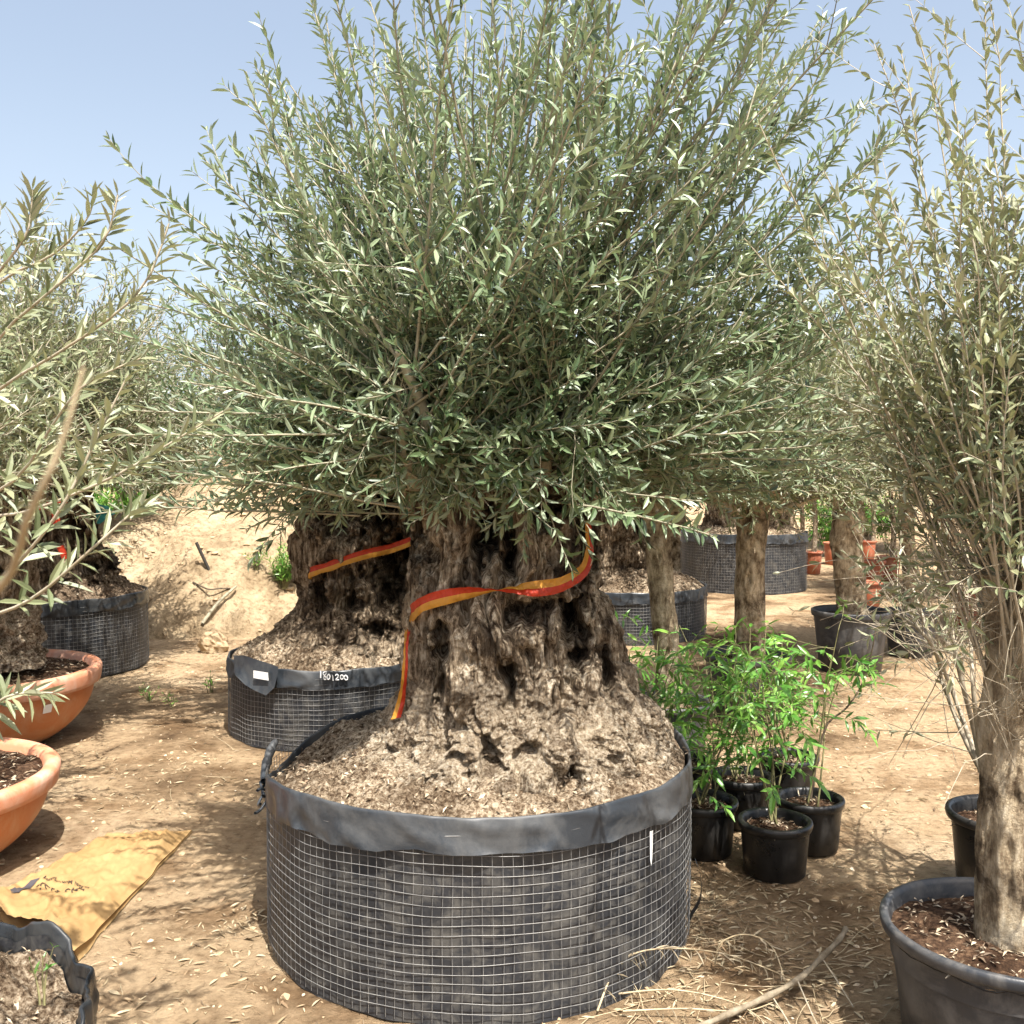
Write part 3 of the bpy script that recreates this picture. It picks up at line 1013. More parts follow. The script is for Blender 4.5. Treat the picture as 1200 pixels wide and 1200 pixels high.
def ribbon(path, wid, up, mats, split=.5, flip=None, ns=160):
    """two-tone plastic ribbon; up = per-point width direction"""
    P = catmull(path, ns)
    s = np.linspace(0, 1, ns)
    U = norm(catmull(up, ns) + .3 * np.stack([perlin(np.stack([s * 14 + 7 * q, 0 * s, 0 * s], -1)) for q in range(3)], -1))
    rng = np.random.RandomState(5)
    mb = MB()
    rows_ = np.linspace(-.5, .5, 7)
    T = norm(np.gradient(P, axis=0))
    Nn = norm(np.cross(U, T))
    V = P[:, None] + U[:, None] * (rows_[None, :, None] * (np.interp(s, np.linspace(0, 1, len(wid)), wid)[:, None, None] if np.ndim(wid) else wid)) + Nn[:, None] * (.002 * np.sin(rows_ * 9)[None, :, None] + .006 * perlin(np.stack(np.broadcast_arrays(s[:, None] * 46 + rows_[None] * 3, rows_[None] * 4, 0 * s[:, None]), -1).reshape(-1, 3)).reshape(ns, 7)[..., None])
    F = grid_faces(ns, 7).reshape(ns - 1, 6, 4)
    V = V.reshape(-1, 3)
    mb.add(V, F[:, :3].reshape(-1, 4), 0)
    mb.F.append((F[:, 3:].reshape(-1, 4), 1))
    return mb


def tape_path(pix, V, base, Y0, off=.014):
    pts = []
    for px, py in pix:
        Yd = Y0
        for _ in range(3):
            p = W(px, py, Yd)
            fy = front_y(V, p[0] - base[0], p[2] - base[2])
            if fy is None:
                break
            Yd = fy + base[1] - off
        pts.append(W(px, py, Yd))
    return pts


pix = [(484, 717), (500, 706), (530, 698), (565, 693), (600, 691), (635, 689), (660, 684)]
tp = tape_path(pix, mainV, TB, TY - .3)
tp = np.array(tp)
yl = np.minimum.accumulate(tp[:, 1])
# keep the tape taut: no dips into hollows
for k in range(1, len(tp) - 1):
    tp[k, 1] = min(tp[k, 1], (tp[k - 1, 1] + tp[k + 1, 1]) / 2)
left_end = W(479, 728, MY - .08)
back = [np.array([MX - .1, MY + .36, 1.0]), np.array([MX + .2, MY + .36, 1.02])]
right_end = W(684, 668, MY - .2)
right_up = W(691, 645, MY - .17)
right_top = W(689, 612, MY - .16)
path = [W(464, 842, MY - .18), W(470, 820, MY - .17), W(474, 790, MY - .2), W(476, 755, MY - .17), left_end] + list(tp) + [right_end, right_up, W(690, 628, MY - .16), right_top]
up = [(.9, 0, .2), (.9, 0, .3), (.8, 0, .5), (.5, 0, .8), (.4, 0, .9)] + [(.05, 0, 1), (.03, 0, 1), (.0, -.1, 1), (0, -.75, .65), (0, -.95, -.3), (0, -.2, -1), (.1, 0, -1), (.6, 0, -.8), (.95, 0, -.25), (.98, 0, .1), (1, 0, 0)]
tp_o = thing("barrier_tape", "red and yellow plastic tape wound round the biggest olive trunk", "tape", (MX, MY - .3, .95), "warning tapes round trunks")
mbt = ribbon(np.array(path) - np.array([MX, MY - .3, .95]), [.03, .026, .02, .02, .035] + [.05, .048, .044, .04, .042, .046, .044] + [.036, .024, .02, .016], up, None, ns=220)
tp_o2 = obj("ribbon", mbt, [M['tape_yellow'], M['tape_red']], tp_o)

# ------------------------------------------------------------------ generic crowns (shared meshes)
rngB = np.random.RandomState(21)
tB, lB = crown(rngB, n=330, top=1.55, side=1.05, low=.8, nlimb=14, core=.2, sec=5, bare=.35, thmax=76, inter=.028, ll=(.05, .07), mid=.85)
tBm, lBm = tB.mesh("branches", M['twig']), lB.mesh("crown", M['leaf'], False)
rngC = np.random.RandomState(22)
tC, lC = crown(rngC, n=380, top=1.4, side=.95, low=.6, nlimb=12, core=.12, sec=6, bare=.4, thmax=88, inter=.03, ll=(.045, .065), keep_sec=.75, secs0=.05, mid=.85)
tCm, lCm = tC.mesh("branches", M['twig_pale']), lC.mesh("crown", M['leaf_pale'], False)
rngD = np.random.RandomState(23)
tD, lD = crown(rngD, n=300, top=1.5, side=1.15, low=.9, nlimb=12, core=.15, sec=5, bare=.35, thmax=93, inter=.034, ll=(.055, .08), simple=True, keep_sec=.9)
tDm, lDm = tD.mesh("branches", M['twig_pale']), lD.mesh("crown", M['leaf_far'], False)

# second planter, behind on the left
B2 = W(390, 800, 5.55)
B2x, B2y, B2R, B2H = B2[0], 5.55, .55, .41
b2 = basket("wire_planter", "wire mesh planter with a folded plastic flap and handwritten number, behind the biggest one", (B2x, B2y), B2R, B2H, 8, soil='rootsoil', dome=.2, flakes=2600)
rows = [(540, 385, 500), (575, 366, 500), (600, 356, 500), (620, 349, 498), (650, 347, 496), (690, 356, 492), (712, 352, 494), (735, 330, 500), (755, 312, 508), (775, 296, 510)]
hol = []
for px, py, rx, rz, dp in ((455, 660, 24, 30, .25), (450, 700, 14, 18, .2), (400, 600, 26, 26, .15), (435, 590, 20, 30, .2), (375, 700, 7, 26, .12), (410, 700, 8, 20, .1), (330, 760, 12, 8, .12), (440, 740, 12, 10, .1)):
    p = W(px, py, B2y - .3)
    hol.append((p[0] - B2x, p[2], rx * .0044, rz * .0044, dp))
bur = []
for px, py, r, dp in ((385, 690, 12, .08), (362, 700, 10, .07), (420, 690, 12, .06), (395, 640, 14, .05), (370, 620, 12, .05)):
    p = W(px, py, B2y - .3)
    bur.append((p[0] - B2x, p[2], r * .0044, dp))
t2m, t2V = old_trunk(prof_px(rows, B2y, B2x), 9, 'bark_old_dark', hol, bur, nth=420, nz=300, lob=1.3)
tree("olive_tree", "gnarled dark olive tree with sloping red tape, behind and left of the biggest one", (B2x, B2y, 0), W(428, 560, B2y) - np.array([B2x, B2y, 0]), t2m, 'bark_old_dark', (tBm, lBm), None, None, rot=1.1, scale=1.02)
B2b = np.array([B2x, B2y, 0])
tp2 = tape_path([(363, 671), (385, 664), (410, 655), (435, 648), (460, 641), (482, 634)], t2V, B2b, B2y - .35, .02)
tp2 = np.array(tp2)
tp2[:, 1] = np.minimum(tp2[:, 1], np.interp(np.arange(6), [0, 5], [tp2[0, 1], tp2[-1, 1]]))
o = thing("barrier_tape", "red and yellow tape slanting across the dark trunk behind the biggest tree", "tape", (B2x, B2y - .4, .8), "warning tapes round trunks")
path = [tp2[0] + [.0, .1, -.02]] + list(tp2) + [tp2[-1] + [.03, .12, .02]]
obj("ribbon", ribbon(np.array(path) - np.array([B2x, B2y - .4, .8]), .055, [(0.2, 0, 1)] * 8, None, ns=80), [M['tape_yellow'], M['tape_red']], o)
# handwriting, tag and flap on its band
def rim2(px, py, r):
    """point on the planter wall (radius r) seen at the pixel"""
    u, v_ = (px - 600) / 1200, (600 - py) / 1200
    d = np.array([u, v_ * SP + CP, v_ * CP - SP])
    o_ = np.array([0, 0, CAM_H]) - B2b
    a, b_, c = d[0] ** 2 + d[1] ** 2, 2 * (o_[0] * d[0] + o_[1] * d[1]), o_[0] ** 2 + o_[1] ** 2 - r * r
    disc = max(b_ * b_ - 4 * a * c, 0)
    t_ = (-b_ - math.sqrt(disc)) / (2 * a)
    return o_ + d * t_
zx, zy = 270, 760
def zp(x, y):
    return (zx + x * 160 / 1200, zy + y * 100 / 750)
strokes = [[(792, 195), (794, 225), (793, 258)], [(835, 205), (815, 215), (822, 235), (842, 258), (832, 275), (820, 262), (828, 240), (845, 212), (835, 205)],
           [(862, 225), (850, 250), (858, 272), (872, 262), (874, 238), (862, 225)], [(896, 232), (900, 255), (902, 282)],
           [(922, 238), (938, 228), (948, 242), (938, 260), (925, 275), (955, 275)], [(975, 232), (966, 252), (976, 272), (992, 262), (990, 240), (975, 232)],
           [(1010, 234), (1000, 256), (1012, 276), (1030, 268), (1026, 246), (1010, 234)]]
mb = MB()
for sk_ in strokes:
    pts = catmull([rim2(*zp(*q), B2R + .026) for q in sk_], 20)
    mb.add(*tube_batch(pts[None], .0032, 5))
obj("handwritten_number", mb, M['chalk'], [c_ for c_ in b2.children if c_.name.startswith('rim_band')][0])
fl = np.array([[zp(30, 60), zp(120, 60), zp(240, 100), zp(340, 130), zp(420, 160)], [zp(30, 130), zp(120, 150), zp(220, 200), zp(330, 220), zp(415, 230)],
               [zp(40, 230), zp(120, 290), zp(210, 330), zp(310, 360), zp(390, 330)], [zp(45, 235), zp(130, 320), zp(215, 370), zp(312, 412), zp(385, 345)]])
V = np.array([[rim2(*q, B2R + .03 + .006 * i + .004 * math.sin(j * 2)) for j, q in enumerate(r_)] for i, r_ in enumerate(fl)])
flap = obj("plastic_flap", MB().add(V.reshape(-1, 3), grid_faces(4, 5)), M['band'], b2)
lb = np.array([rim2(*zp(x, y), B2R + .052) for x, y in ((202, 192), (330, 212), (336, 282), (203, 258))])
obj("paper_tag", MB().add(lb, np.array([[0, 1, 2, 3]])), M['white'], flap, smooth=False)

# third planter, far left
B3 = W(58, 740, 7.2)
b3 = basket("wire_planter", "wire mesh planter at the left, behind the larger terracotta bowls", (B3[0], 7.2), .655, .53, 12, bandm="band_dark", soil='rootsoil_dark', dome=.16, flakes=1500)
rows = [(540, 30, 100), (570, 26, 100), (600, 16, 102), (640, 4, 112), (665, -10, 130), (690, -22, 143), (715, -30, 148), (735, -40, 150)]
hol = []
for px, py, rx, rz, dp in ((58, 685, 9, 9, .25), (90, 670, 9, 26, .2), (30, 640, 14, 16, .25), (100, 700, 14, 10, .12), (70, 630, 10, 16, .15)):
    p = W(px, py, 6.85)
    hol.append((p[0] - B3[0], p[2], rx * .0057, rz * .0057, dp))
t3m, t3V = old_trunk(prof_px(rows, 7.2, B3[0]), 15, 'bark_old_dark', hol, (), nth=320, nz=220, lob=1.5)
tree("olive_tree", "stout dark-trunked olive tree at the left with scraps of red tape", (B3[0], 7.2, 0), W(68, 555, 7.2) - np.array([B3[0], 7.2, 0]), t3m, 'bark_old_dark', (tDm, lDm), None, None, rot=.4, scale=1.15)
o = thing("barrier_tape", "loose scraps of red tape on the dark trunk at the left", "tape", (B3[0], 6.8, 1.0), "warning tapes round trunks")
for pxs in ([(40, 594), (60, 591), (80, 585)], [(60, 590), (65, 604), (67, 618)], [(70, 640), (75, 650), (77, 655)], [(12, 612), (20, 615), (22, 620)]):
    pts = np.array([W(a, b_, 6.62) for a, b_ in pxs]) - np.array([B3[0], 6.8, 1.0])
    obj("ribbon", ribbon(pts, .05, [(.2, 0, 1)] * 3 if pxs[0][1] < 600 and pxs[1][1] < 600 else [(1, 0, .2)] * 3, None, ns=20), [M['tape_red'], M['tape_red']], o)

# fourth and fifth planters, right of centre
B4 = W(733, 700, 8.65)
basket("wire_planter", "wire mesh planter just right of the biggest trunk, seen behind a slim olive trunk", (B4[0], 8.65), .67, .42, 17, soil='rootsoil', dome=.2, flakes=900)
rows = [(545, 690, 760), (590, 682, 762), (630, 676, 764), (660, 670, 768), (690, 664, 778)]
t4m, t4V = old_trunk(prof_px(rows, 8.65, B4[0]), 19, 'bark_old', [(.12, .9, .05, .1, .2)], (), nth=260, nz=160, lob=1.3)
tree("olive_tree", "thick olive tree whose stump shows right behind the biggest trunk", (B4[0], 8.65, 0), W(724, 560, 8.65) - np.array([B4[0], 8.65, 0]), t4m, 'bark_old_dark', (tDm, lDm), None, None, rot=2.2, scale=1.1)
B5 = W(871, 640, 11.85)
basket("wire_planter", "tallest and farthest wire mesh planter, standing right of centre", (B5[0], 11.85), .71, .66, 23, soil='rootsoil', dome=.14, flakes=500, band=.11, cell=.032)
rows = [(520, 840, 900), (560, 836, 904), (590, 832, 908), (615, 826, 914)]
t5m, _ = old_trunk(prof_px(rows, 11.85, B5[0]), 27, 'bark_old', (), (), nth=200, nz=120, lob=1.3)
tree("olive_tree", "olive tree growing in the farthest wire planter", (B5[0], 11.85, 0), W(870, 535, 11.85) - np.array([B5[0], 11.85, 0]), t5m, 'bark_old_dark', (tDm, lDm), None, None, rot=3.6, scale=1.15)

# broken planter in the near left corner
def lift6(th):
    return .05 * np.exp(-((np.angle(np.exp(1j * (th - 1.0)))) / .35) ** 2) + .03 * np.exp(-((np.angle(np.exp(1j * (th - .2)))) / .3) ** 2)
b6 = basket("wire_planter", "planter with torn, crumpled plastic rim and stony soil beside the paper sack", (-1.43, 1.9), .585, .27, 31, soil='rootsoil', dome=.0, crumple=.05, flakes=1800, lift=lift6, soil_drop=.07, bandm='band_dark')

# ------------------------------------------------------------------ potted straight-trunk trees on the right
def px_path(pts, Y, base):
    return [W(px, py, Y + dy) - base for px, py, dy in pts]


PA = np.array([W(785, 825, 4.85)[0], 4.85, 0])
pot("nursery_pot", "grey rimmed pot half hidden behind the green shrubs, under the slim olive trunk", PA, .2, .3, 'pot_grey', 41)
tree("olive_tree", "slim olive tree with a narrow leaning trunk, right beside the biggest trunk", PA, W(768, 590, 4.85) - PA,
     slim_trunk([(0, 0, .2)] + px_path([(782, 765, 0), (774, 680, .0), (768, 588, 0)], 4.85, PA), .062, .058, 42, knots=9, kn=.7), 'bark_smooth', (tBm, lBm), None, None, rot=4.2, scale=.62)
PB = np.array([W(876, 760, 5.75)[0], 5.75, 0])
pot("nursery_pot", "grey pot behind the green shrubs holding the pale straight trunk", PB, .25, .36, 'pot_grey', 43)
tree("olive_tree", "olive tree with a pale straight trunk in front of the farthest wire planter", PB, W(884, 585, 5.75) - PB,
     slim_trunk([(0, 0, .25)] + px_path([(878, 740, 0), (879, 660, 0), (883, 610, 0), (886, 575, 0)], 5.75, PB), .083, .08, 44, knots=12, flare=.15, kn=.8), 'bark_smooth', (tCm, lCm), None, None, rot=.7, scale=1.0)
PC = np.array([W(997, 720, 7.0)[0], 7.0, 0])
pot("nursery_pot", "freestanding grey plastic pot on open sand holding a knotty trunk", PC, .262, .43, 'pot_grey', 45)
tree("olive_tree", "olive tree with a knotty pale trunk rising from the freestanding grey pot", PC, W(990, 540, 7.0) - PC,
     slim_trunk([(0, 0, .33)] + px_path([(998, 705, 0), (993, 640, 0), (994, 590, 0), (990, 535, 0)], 7.0, PC), .1, .105, 46, knots=14, flare=.2, kn=.8), 'bark_smooth', (tCm, lCm), None, None, rot=2.9, scale=1.02)
PD = np.array([W(1180, 1095, 2.4)[0], 2.4, 0])
pot("nursery_pot", "biggest black pot at the near right corner, with dark bark soil", PD, .285, .325, 'pot_grey', 47, taper=.8, lip=.02, soil_d=.045)
rngE = np.random.RandomState(48)
nE = 190
zE = rngE.choice([0, -.05, -.12, -.3], nE, p=[.45, .25, .2, .1]) + rngE.normal(size=nE) * .03
aE = rngE.uniform(0, 6.28, nE)
spE = rngE.uniform(.05, .74, nE)
dE = np.stack([np.cos(aE) * spE, np.sin(aE) * spE * .9, np.ones(nE)], -1)
LE = rngE.uniform(.45, 1.5, nE) * np.where(spE > .4, .75, 1)
PE_ = shoots(rngE, np.stack([np.cos(aE) * .06, np.sin(aE) * .06, zE], -1), dE, LE, 11, .15, .55)
tE = MB().add(*tube_batch(PE_, (.0026 + .0016 * LE)[:, None] * np.linspace(1, .3, 11)[None], 4))
lE = MB()
lE.add(*leaf_batch(*leaves_on(rngE, PE_, LE, rngE.uniform(.25, .55, nE), inter=.026, ll=(.036, .06), ratio=(.24, .34), keep=.93), curl=.1))
kE = np.repeat(np.arange(nE), 5)
qE = rngE.randint(1, 10, len(kE))
d2E = norm(PE_[kE, qE + 1] - PE_[kE, qE]) + rngE.normal(size=(len(kE), 3)) * .6
L2E = rngE.uniform(.1, .34, len(kE))
P2E = shoots(rngE, PE_[kE, qE], d2E, L2E, 6, .1, .6)
tE.add(*tube_batch(P2E, .0014 * np.linspace(1, .4, 6)[None] * np.ones((len(kE), 1)), 3))
lfk = (qE > 3) | (rngE.uniform(size=len(kE)) < .25)
lE.add(*leaf_batch(*leaves_on(rngE, P2E[lfk], L2E[lfk], .15, inter=.028, ll=(.03, .052), ratio=(.24, .34), keep=.85), curl=.1))
# fine twigs arching out and hanging down round the trunk
nH = 46
aH = rngE.uniform(2.2, 5.2, nH)
PH = shoots(rngE, np.stack([np.cos(aH) * .06, np.sin(aH) * .06, rngE.uniform(-.1, .05, nH)], -1), np.stack([np.cos(aH), np.sin(aH) * .7, rngE.uniform(-.1, .6, nH)], -1), rngE.uniform(.25, .55, nH), 9, -.9, .7)
tE.add(*tube_batch(PH, .0014 * np.linspace(1, .4, 9)[None] * np.ones((nH, 1)), 3))
lE.add(*leaf_batch(*leaves_on(rngE, PH[:26], np.full(26, .4), .4, inter=.035, ll=(.03, .05), ratio=(.24, .34), keep=.6), curl=.1))
# fan of bare twigs from the old pruning scar on the trunk
sp = W(1166, 828, 2.33) - (W(1190, 690, 2.4))
SPV = rngE.normal(size=(44, 3)) * [.02, .012, .06]
n_ = 44
az_ = rngE.uniform(-2.9, -.2, n_)
dv_ = np.stack([np.cos(az_) * rngE.uniform(.4, 1, n_) - .15, np.sin(az_) * .5, rngE.uniform(-.15, 1.1, n_)], -1)
tE.add(*tube_batch(shoots(rngE, sp[None] + SPV, dv_, rngE.uniform(.12, .5, n_), 7, .1, 1.1), .0013 * np.linspace(1, .4, 7)[None] * np.ones((n_, 1)), 4))
tree("olive_tree", "olive tree in the near right pot, smooth thick trunk and twiggy crown", PD, W(1206, 690, 2.4) - PD,
     slim_trunk([(0, 0, .22)] + px_path([(1178, 1110, 0), (1184, 960, 0), (1186, 850, 0), (1190, 760, 0), (1193, 672, 0)], 2.4, PD), .07, .064, 49, nth=160, nz=360, knots=14, flare=.3, kn=.55), 'bark_smooth', (tE, lE), 'leaf_pale', 'twig_pale')
PE = np.array([W(1178, 955, 3.3)[0], 3.3, 0])
pot("nursery_pot", "black pot tucked behind the near right pot, holding thin stems", PE, .18, .29, 'pot_black', 50)
rngF = np.random.RandomState(51)
F0 = W(1150, 925, 3.3)
stems = []
for pts in ([(1150, 905), (1138, 870), (1112, 800), (1085, 745), (1050, 720)], [(1152, 905), (1140, 850), (1125, 790), (1116, 740), (1120, 690)],
            [(1150, 900), (1146, 860), (1140, 800), (1138, 750), (1140, 700)], [(1155, 900), (1160, 850), (1162, 800), (1150, 720), (1130, 640)],
            [(1148, 900), (1128, 860), (1105, 800), (1098, 770), (1070, 690)], [(1158, 905), (1170, 850), (1180, 780), (1190, 700), (1195, 620)]):
    stems.append(catmull([W(a, b_, 3.3 + .12 * rngF.normal()) - np.array([PE[0], PE[1], 0]) for a, b_ in pts], 12))
stems = np.array(stems)
tw = MB().add(*tube_batch(stems, .0095 * np.linspace(1, .45, 12)[None] * np.ones((len(stems), 1)), 7))
lf = MB()
m_ = 110
ii = rngF.randint(0, len(stems), m_)
ss = rngF.uniform(2, 11, m_)
i0 = np.minimum(ss.astype(int), 10)
f_ = (ss - i0)[:, None]
b0 = stems[ii, i0] * (1 - f_) + stems[ii, i0 + 1] * f_
d2 = norm(stems[ii, i0 + 1] - stems[ii, i0]) + rngF.normal(size=(m_, 3)) * .65 + np.array([[-.15, 0, .2]])
L2 = rngF.uniform(.15, .6, m_)
P2 = shoots(rngF, b0, d2, L2, 7, .15, .5)
tw.add(*tube_batch(P2, .0022 * np.linspace(1, .4, 7)[None] * np.ones((m_, 1)), 3))
lf.add(*leaf_batch(*leaves_on(rngF, P2[:70], L2[:70], .35, inter=.035, ll=(.035, .055), keep=.55), curl=.1))
tree("olive_sapling", "thin-stemmed twiggy olive sapling behind the near right trunk", (PE[0], PE[1], 0), (0, 0, 0), None, None, (tw, lf), 'leaf_pale', 'twig_pale', cat="sapling")
PF = np.array([W(1068, 700, 7.6)[0], 7.6, 0])
pot("nursery_pot", "dark pot in shade behind twigs, right of the freestanding grey pot", PF, .2, .34, 'pot_grey', 53)
tree("olive_tree", "slim olive tree partly hidden by twigs, right of the knotty pale trunk", PF, W(1065, 560, 7.6) - PF,
     slim_trunk([(0, 0, .25)] + px_path([(1068, 680, 0), (1062, 620, 0), (1065, 555, 0)], 7.6, PF), .06, .055, 54), 'bark_smooth', (tCm, lCm), None, None, rot=5.0, scale=.9)

# ------------------------------------------------------------------ terracotta bowls and their trees on the left
def bowl(name, label, loc, R, H, foot, seed):
    t = thing(name, label, "planter bowl", (loc[0], loc[1], 0), "terracotta bowl planters")
    lip = H * .24
    rb = R - .035
    body = [(.001, .004), (foot * .92, .004), (foot, .014)] + [(foot + (rb - foot) * math.sin(s * math.pi / 2) ** .9, .014 + (H - lip - .014) * s ** 1.15) for s in np.linspace(.08, 1, 14)]
    obj("body", MB().add(*lathe(body, 128)), M['terracotta'], t)
    rim = [(rb, H - lip - .003), (R - .012, H - lip), (R - .003, H - lip + .006), (R, H - lip + .02), (R + .006, H - .03), (R + .004, H - .012), (R - .006, H - .002), (R - .02, H), (R - .04, H - .004),
           (R - .052, H - .016), (R - .06, H - .1)]
    obj("rim", MB().add(*lathe(rim, 128)), M['terracotta_rim'], t)
    nr_, nt_ = 60, 160
    rs = np.linspace(.02, 1, nr_)
    t2 = np.linspace(0, 2 * np.pi, nt_, endpoint=False)
    TT, RS = np.meshgrid(t2, rs, indexing='ij')
    x, y = np.cos(TT) * RS * (R - .05), np.sin(TT) * RS * (R - .05)
    p = np.stack([x, y, 0 * x + seed * 2.3], -1).reshape(-1, 3)
    hh = H - .04 + .05 * (1 - RS) ** 1.2 + (.03 * fbm(p * 9, 5, .6)).reshape(x.shape)
    V = np.stack([x, y, hh], -1)
    obj("soil", MB().add(V.reshape(-1, 3), grid_faces(nt_, nr_, True)), M['potsoil'], t)
    rng = np.random.RandomState(seed)
    n = 1300
    k = rng.randint(0, nr_ * nt_, n)
    L = rng.uniform(.01, .035, n)
    fo = obj("mulch", MB().add(*leaf_batch(V.reshape(-1, 3)[k] + [0, 0, .005], rng.normal(size=(n, 3)) * [1, 1, .3], rng.normal(size=(n, 3)) * .5 + [0, 0, 1], L, L * rng.uniform(.15, .5, n), simple=True)), M['mulch'], t, smooth=False)
    fo["kind"] = "stuff"
    return t


BA = np.array([W(-17, 785, 5.2)[0], 5.2, 0])
bw1 = bowl("terracotta_bowl", "farther of the two terracotta bowls at the left, with an olive trunk in it", BA, .55, .385, .3, 61)
a_ = -.55
tagv = np.array([[math.cos(a_ + d_) * r_, math.sin(a_ + d_) * r_, z_] for d_, r_, z_ in ((-.045, .506, .214), (.045, .506, .214), (.045, .520, .258), (-.045, .520, .258))])
obj("paper_tag", MB().add(tagv, np.array([[0, 1, 2, 3]])), M['white'], bw1, smooth=False)
rows = [(520, -40, 25), (580, -48, 28), (640, -50, 36), (690, -58, 38), (730, -64, 38), (760, -80, 42), (778, -100, 48)]
t7m, _ = old_trunk(prof_px(rows, 5.2, BA[0]), 63, 'bark_old', [(.1, .9, .04, .12, .15)], (), nth=300, nz=220, lob=1.0)
tree("olive_tree", "pale-trunked olive tree in the farther terracotta bowl", BA, W(-8, 540, 5.2) - BA, t7m, 'bark_old', (tCm, lCm), None, None, rot=1.9, scale=1.05)
BB = np.array([W(-112, 910, 3.6)[0], 3.6, 0])
bowl("terracotta_bowl", "nearer terracotta bowl planter at the left edge, above the paper sack", BB, .505, .325, .29, 62)
rngG = np.random.RandomState(65)
gt = np.array([BB[0] - .08, 3.6, 1.25])
def gpath(pts):
    return catmull([np.array(q) if len(q) == 3 and isinstance(q[2], float) and q[1] < 20 else W(*q) for q in pts], 14)
ex = []
for pts in ([(-120, 560, 2.9), (-40, 470, 2.35), (0, 395, 2.1), (55, 345, 2.0), (120, 285, 1.95), (138, 228, 1.95)],
            [(-160, 600, 2.9), (-60, 510, 2.3), (0, 455, 2.05), (90, 400, 1.95), (165, 340, 1.9), (198, 262, 1.9)],
            [(-160, 640, 2.8), (-50, 610, 2.3), (30, 600, 2.1), (130, 560, 2.0), (190, 525, 2.0), (262, 482, 2.0)],
            [(-140, 760, 2.5), (-20, 725, 2.0), (40, 700, 1.9), (100, 650, 1.85), (150, 605, 1.85), (165, 595, 1.85)],
            [(-150, 780, 2.4), (-40, 720, 1.9), (30, 650, 1.75), (75, 590, 1.7), (110, 520, 1.7), (150, 440, 1.7)],
            [(-140, 500, 2.8), (-60, 400, 2.3), (-10, 330, 2.1), (28, 280, 2.05), (36, 250, 2.05), (38, 222, 2.05)],
            [(-140, 640, 2.6), (-50, 600, 2.2), (20, 560, 2.0), (60, 500, 1.9), (100, 450, 1.85), (165, 420, 1.85)],
            [(-150, 860, 2.3), (-50, 840, 1.9), (-20, 836, 1.8), (5, 818, 1.75), (30, 812, 1.75), (62, 812, 1.75)],
            [(-140, 480, 3.0), (-70, 400, 2.6), (0, 330, 2.4), (60, 300, 2.3), (100, 260, 2.25), (112, 225, 2.25)]):
    ex.append(catmull([W(*q) for q in pts], 14) - gt)
ex = np.array(ex)
tG, lG = crown(rngG, n=90, top=.95, side=.95, low=.7, nlimb=10, core=.1, sec=5, bare=.4, thmax=90, inter=.03, ll=(.05, .075), extra=(ex, (.055, .08), .0042, .3))
# long whippy shoot hanging close to the camera
wp = catmull([W(-500, 1000, 1.3), W(-200, 830, .6), W(-30, 720, .34), W(35, 600, .26), W(72, 520, .25), W(98, 430, .25)], 20)[None] - gt
gtree = tree("olive_tree", "olive tree at the left edge whose long leafy shoots reach in from outside", (BB[0], 3.6, 0), gt - BB,
     slim_trunk([(-.1, 0, .28), (-.1, 0, .7), (-.08, 0, 1.27)], .09, .08, 66), 'bark_smooth', (tG, lG), 'leaf_pale', 'twig_pale')
obj("dry_shoot", MB().add(*tube_batch(wp, .0006 * np.linspace(3.0, .8, 20)[None], 8)), M['straw'], gtree, loc=gt - BB)

# ------------------------------------------------------------------ bright green potted shrubs
def nandina(rng, H=.75, spread=.28, nst=6, nleaf=16, up=.9, ls=1.0, lo=.3):
    """upright stems with sprays of lance-shaped leaflets"""
    st, lf = MB(), MB()
    az = rng.uniform(0, 6.28, nst)
    D = np.stack([np.cos(az) * spread, np.sin(az) * spread, np.full(nst, up)], -1)
    L = H * rng.uniform(.65, 1.08, nst)
    P = shoots(rng, rng.normal(size=(nst, 3)) * [.02, .02, 0], D, L, 9, .1, .35)
    st.add(*tube_batch(P, .0042 * np.linspace(1, .4, 9)[None] * np.ones((nst, 1)), 5))
    m = nst * nleaf
    idx = np.repeat(np.arange(nst), nleaf)
    s = (lo + (1 - lo) * rng.uniform(0, 1, m)) * 7.99
    i = s.astype(int)
    f = (s - i)[:, None]
    b0 = P[idx, i] * (1 - f) + P[idx, i + 1] * f
    a = rng.uniform(0, 6.28, m)
    d = np.stack([np.cos(a), np.sin(a), rng.uniform(.0, .9, m)], -1)
    L2 = rng.uniform(.1, .24, m) * ls
    P2 = shoots(rng, b0, d, L2, 6, -.5, .4)
    st.add(*tube_batch(P2, .0014 * np.linspace(1, .5, 6)[None] * np.ones((m, 1)), 3))
    B, DD, NN, ll, ww = leaves_on(rng, P2, L2, .3, inter=.034, ll=(.05 * ls, .085 * ls), ratio=(.2, .28), ang=55, up=1.4)
    DD = DD - np.array([[0, 0, .25]])
    lf.add(*leaf_batch(B, DD, NN, ll, ww, curl=.22, fold=.12))
    # terminal leaflets
    T = norm(P2[:, -1] - P2[:, -2])
    tl = rng.uniform(.055, .09, m) * ls
    lf.add(*leaf_batch(P2[:, -1], T - np.array([[0, 0, .2]]), np.array([[0, 0, 1.0]]) + .2 * rng.normal(size=(m, 3)), tl, tl * .25, curl=.2, fold=.12))
    return st, lf


def shrub(label, loc, z, seed, **kw):
    rng = np.random.RandomState(seed)
    st, lf = nandina(rng, **kw)
    t = thing("leafy_shrub", label, "shrub", (loc[0], loc[1], z), "bright green potted shrubs")
    obj("stems", st, M['stem_green'], t)
    obj("foliage", lf, M['leaf_green'], t, smooth=False)
    return t


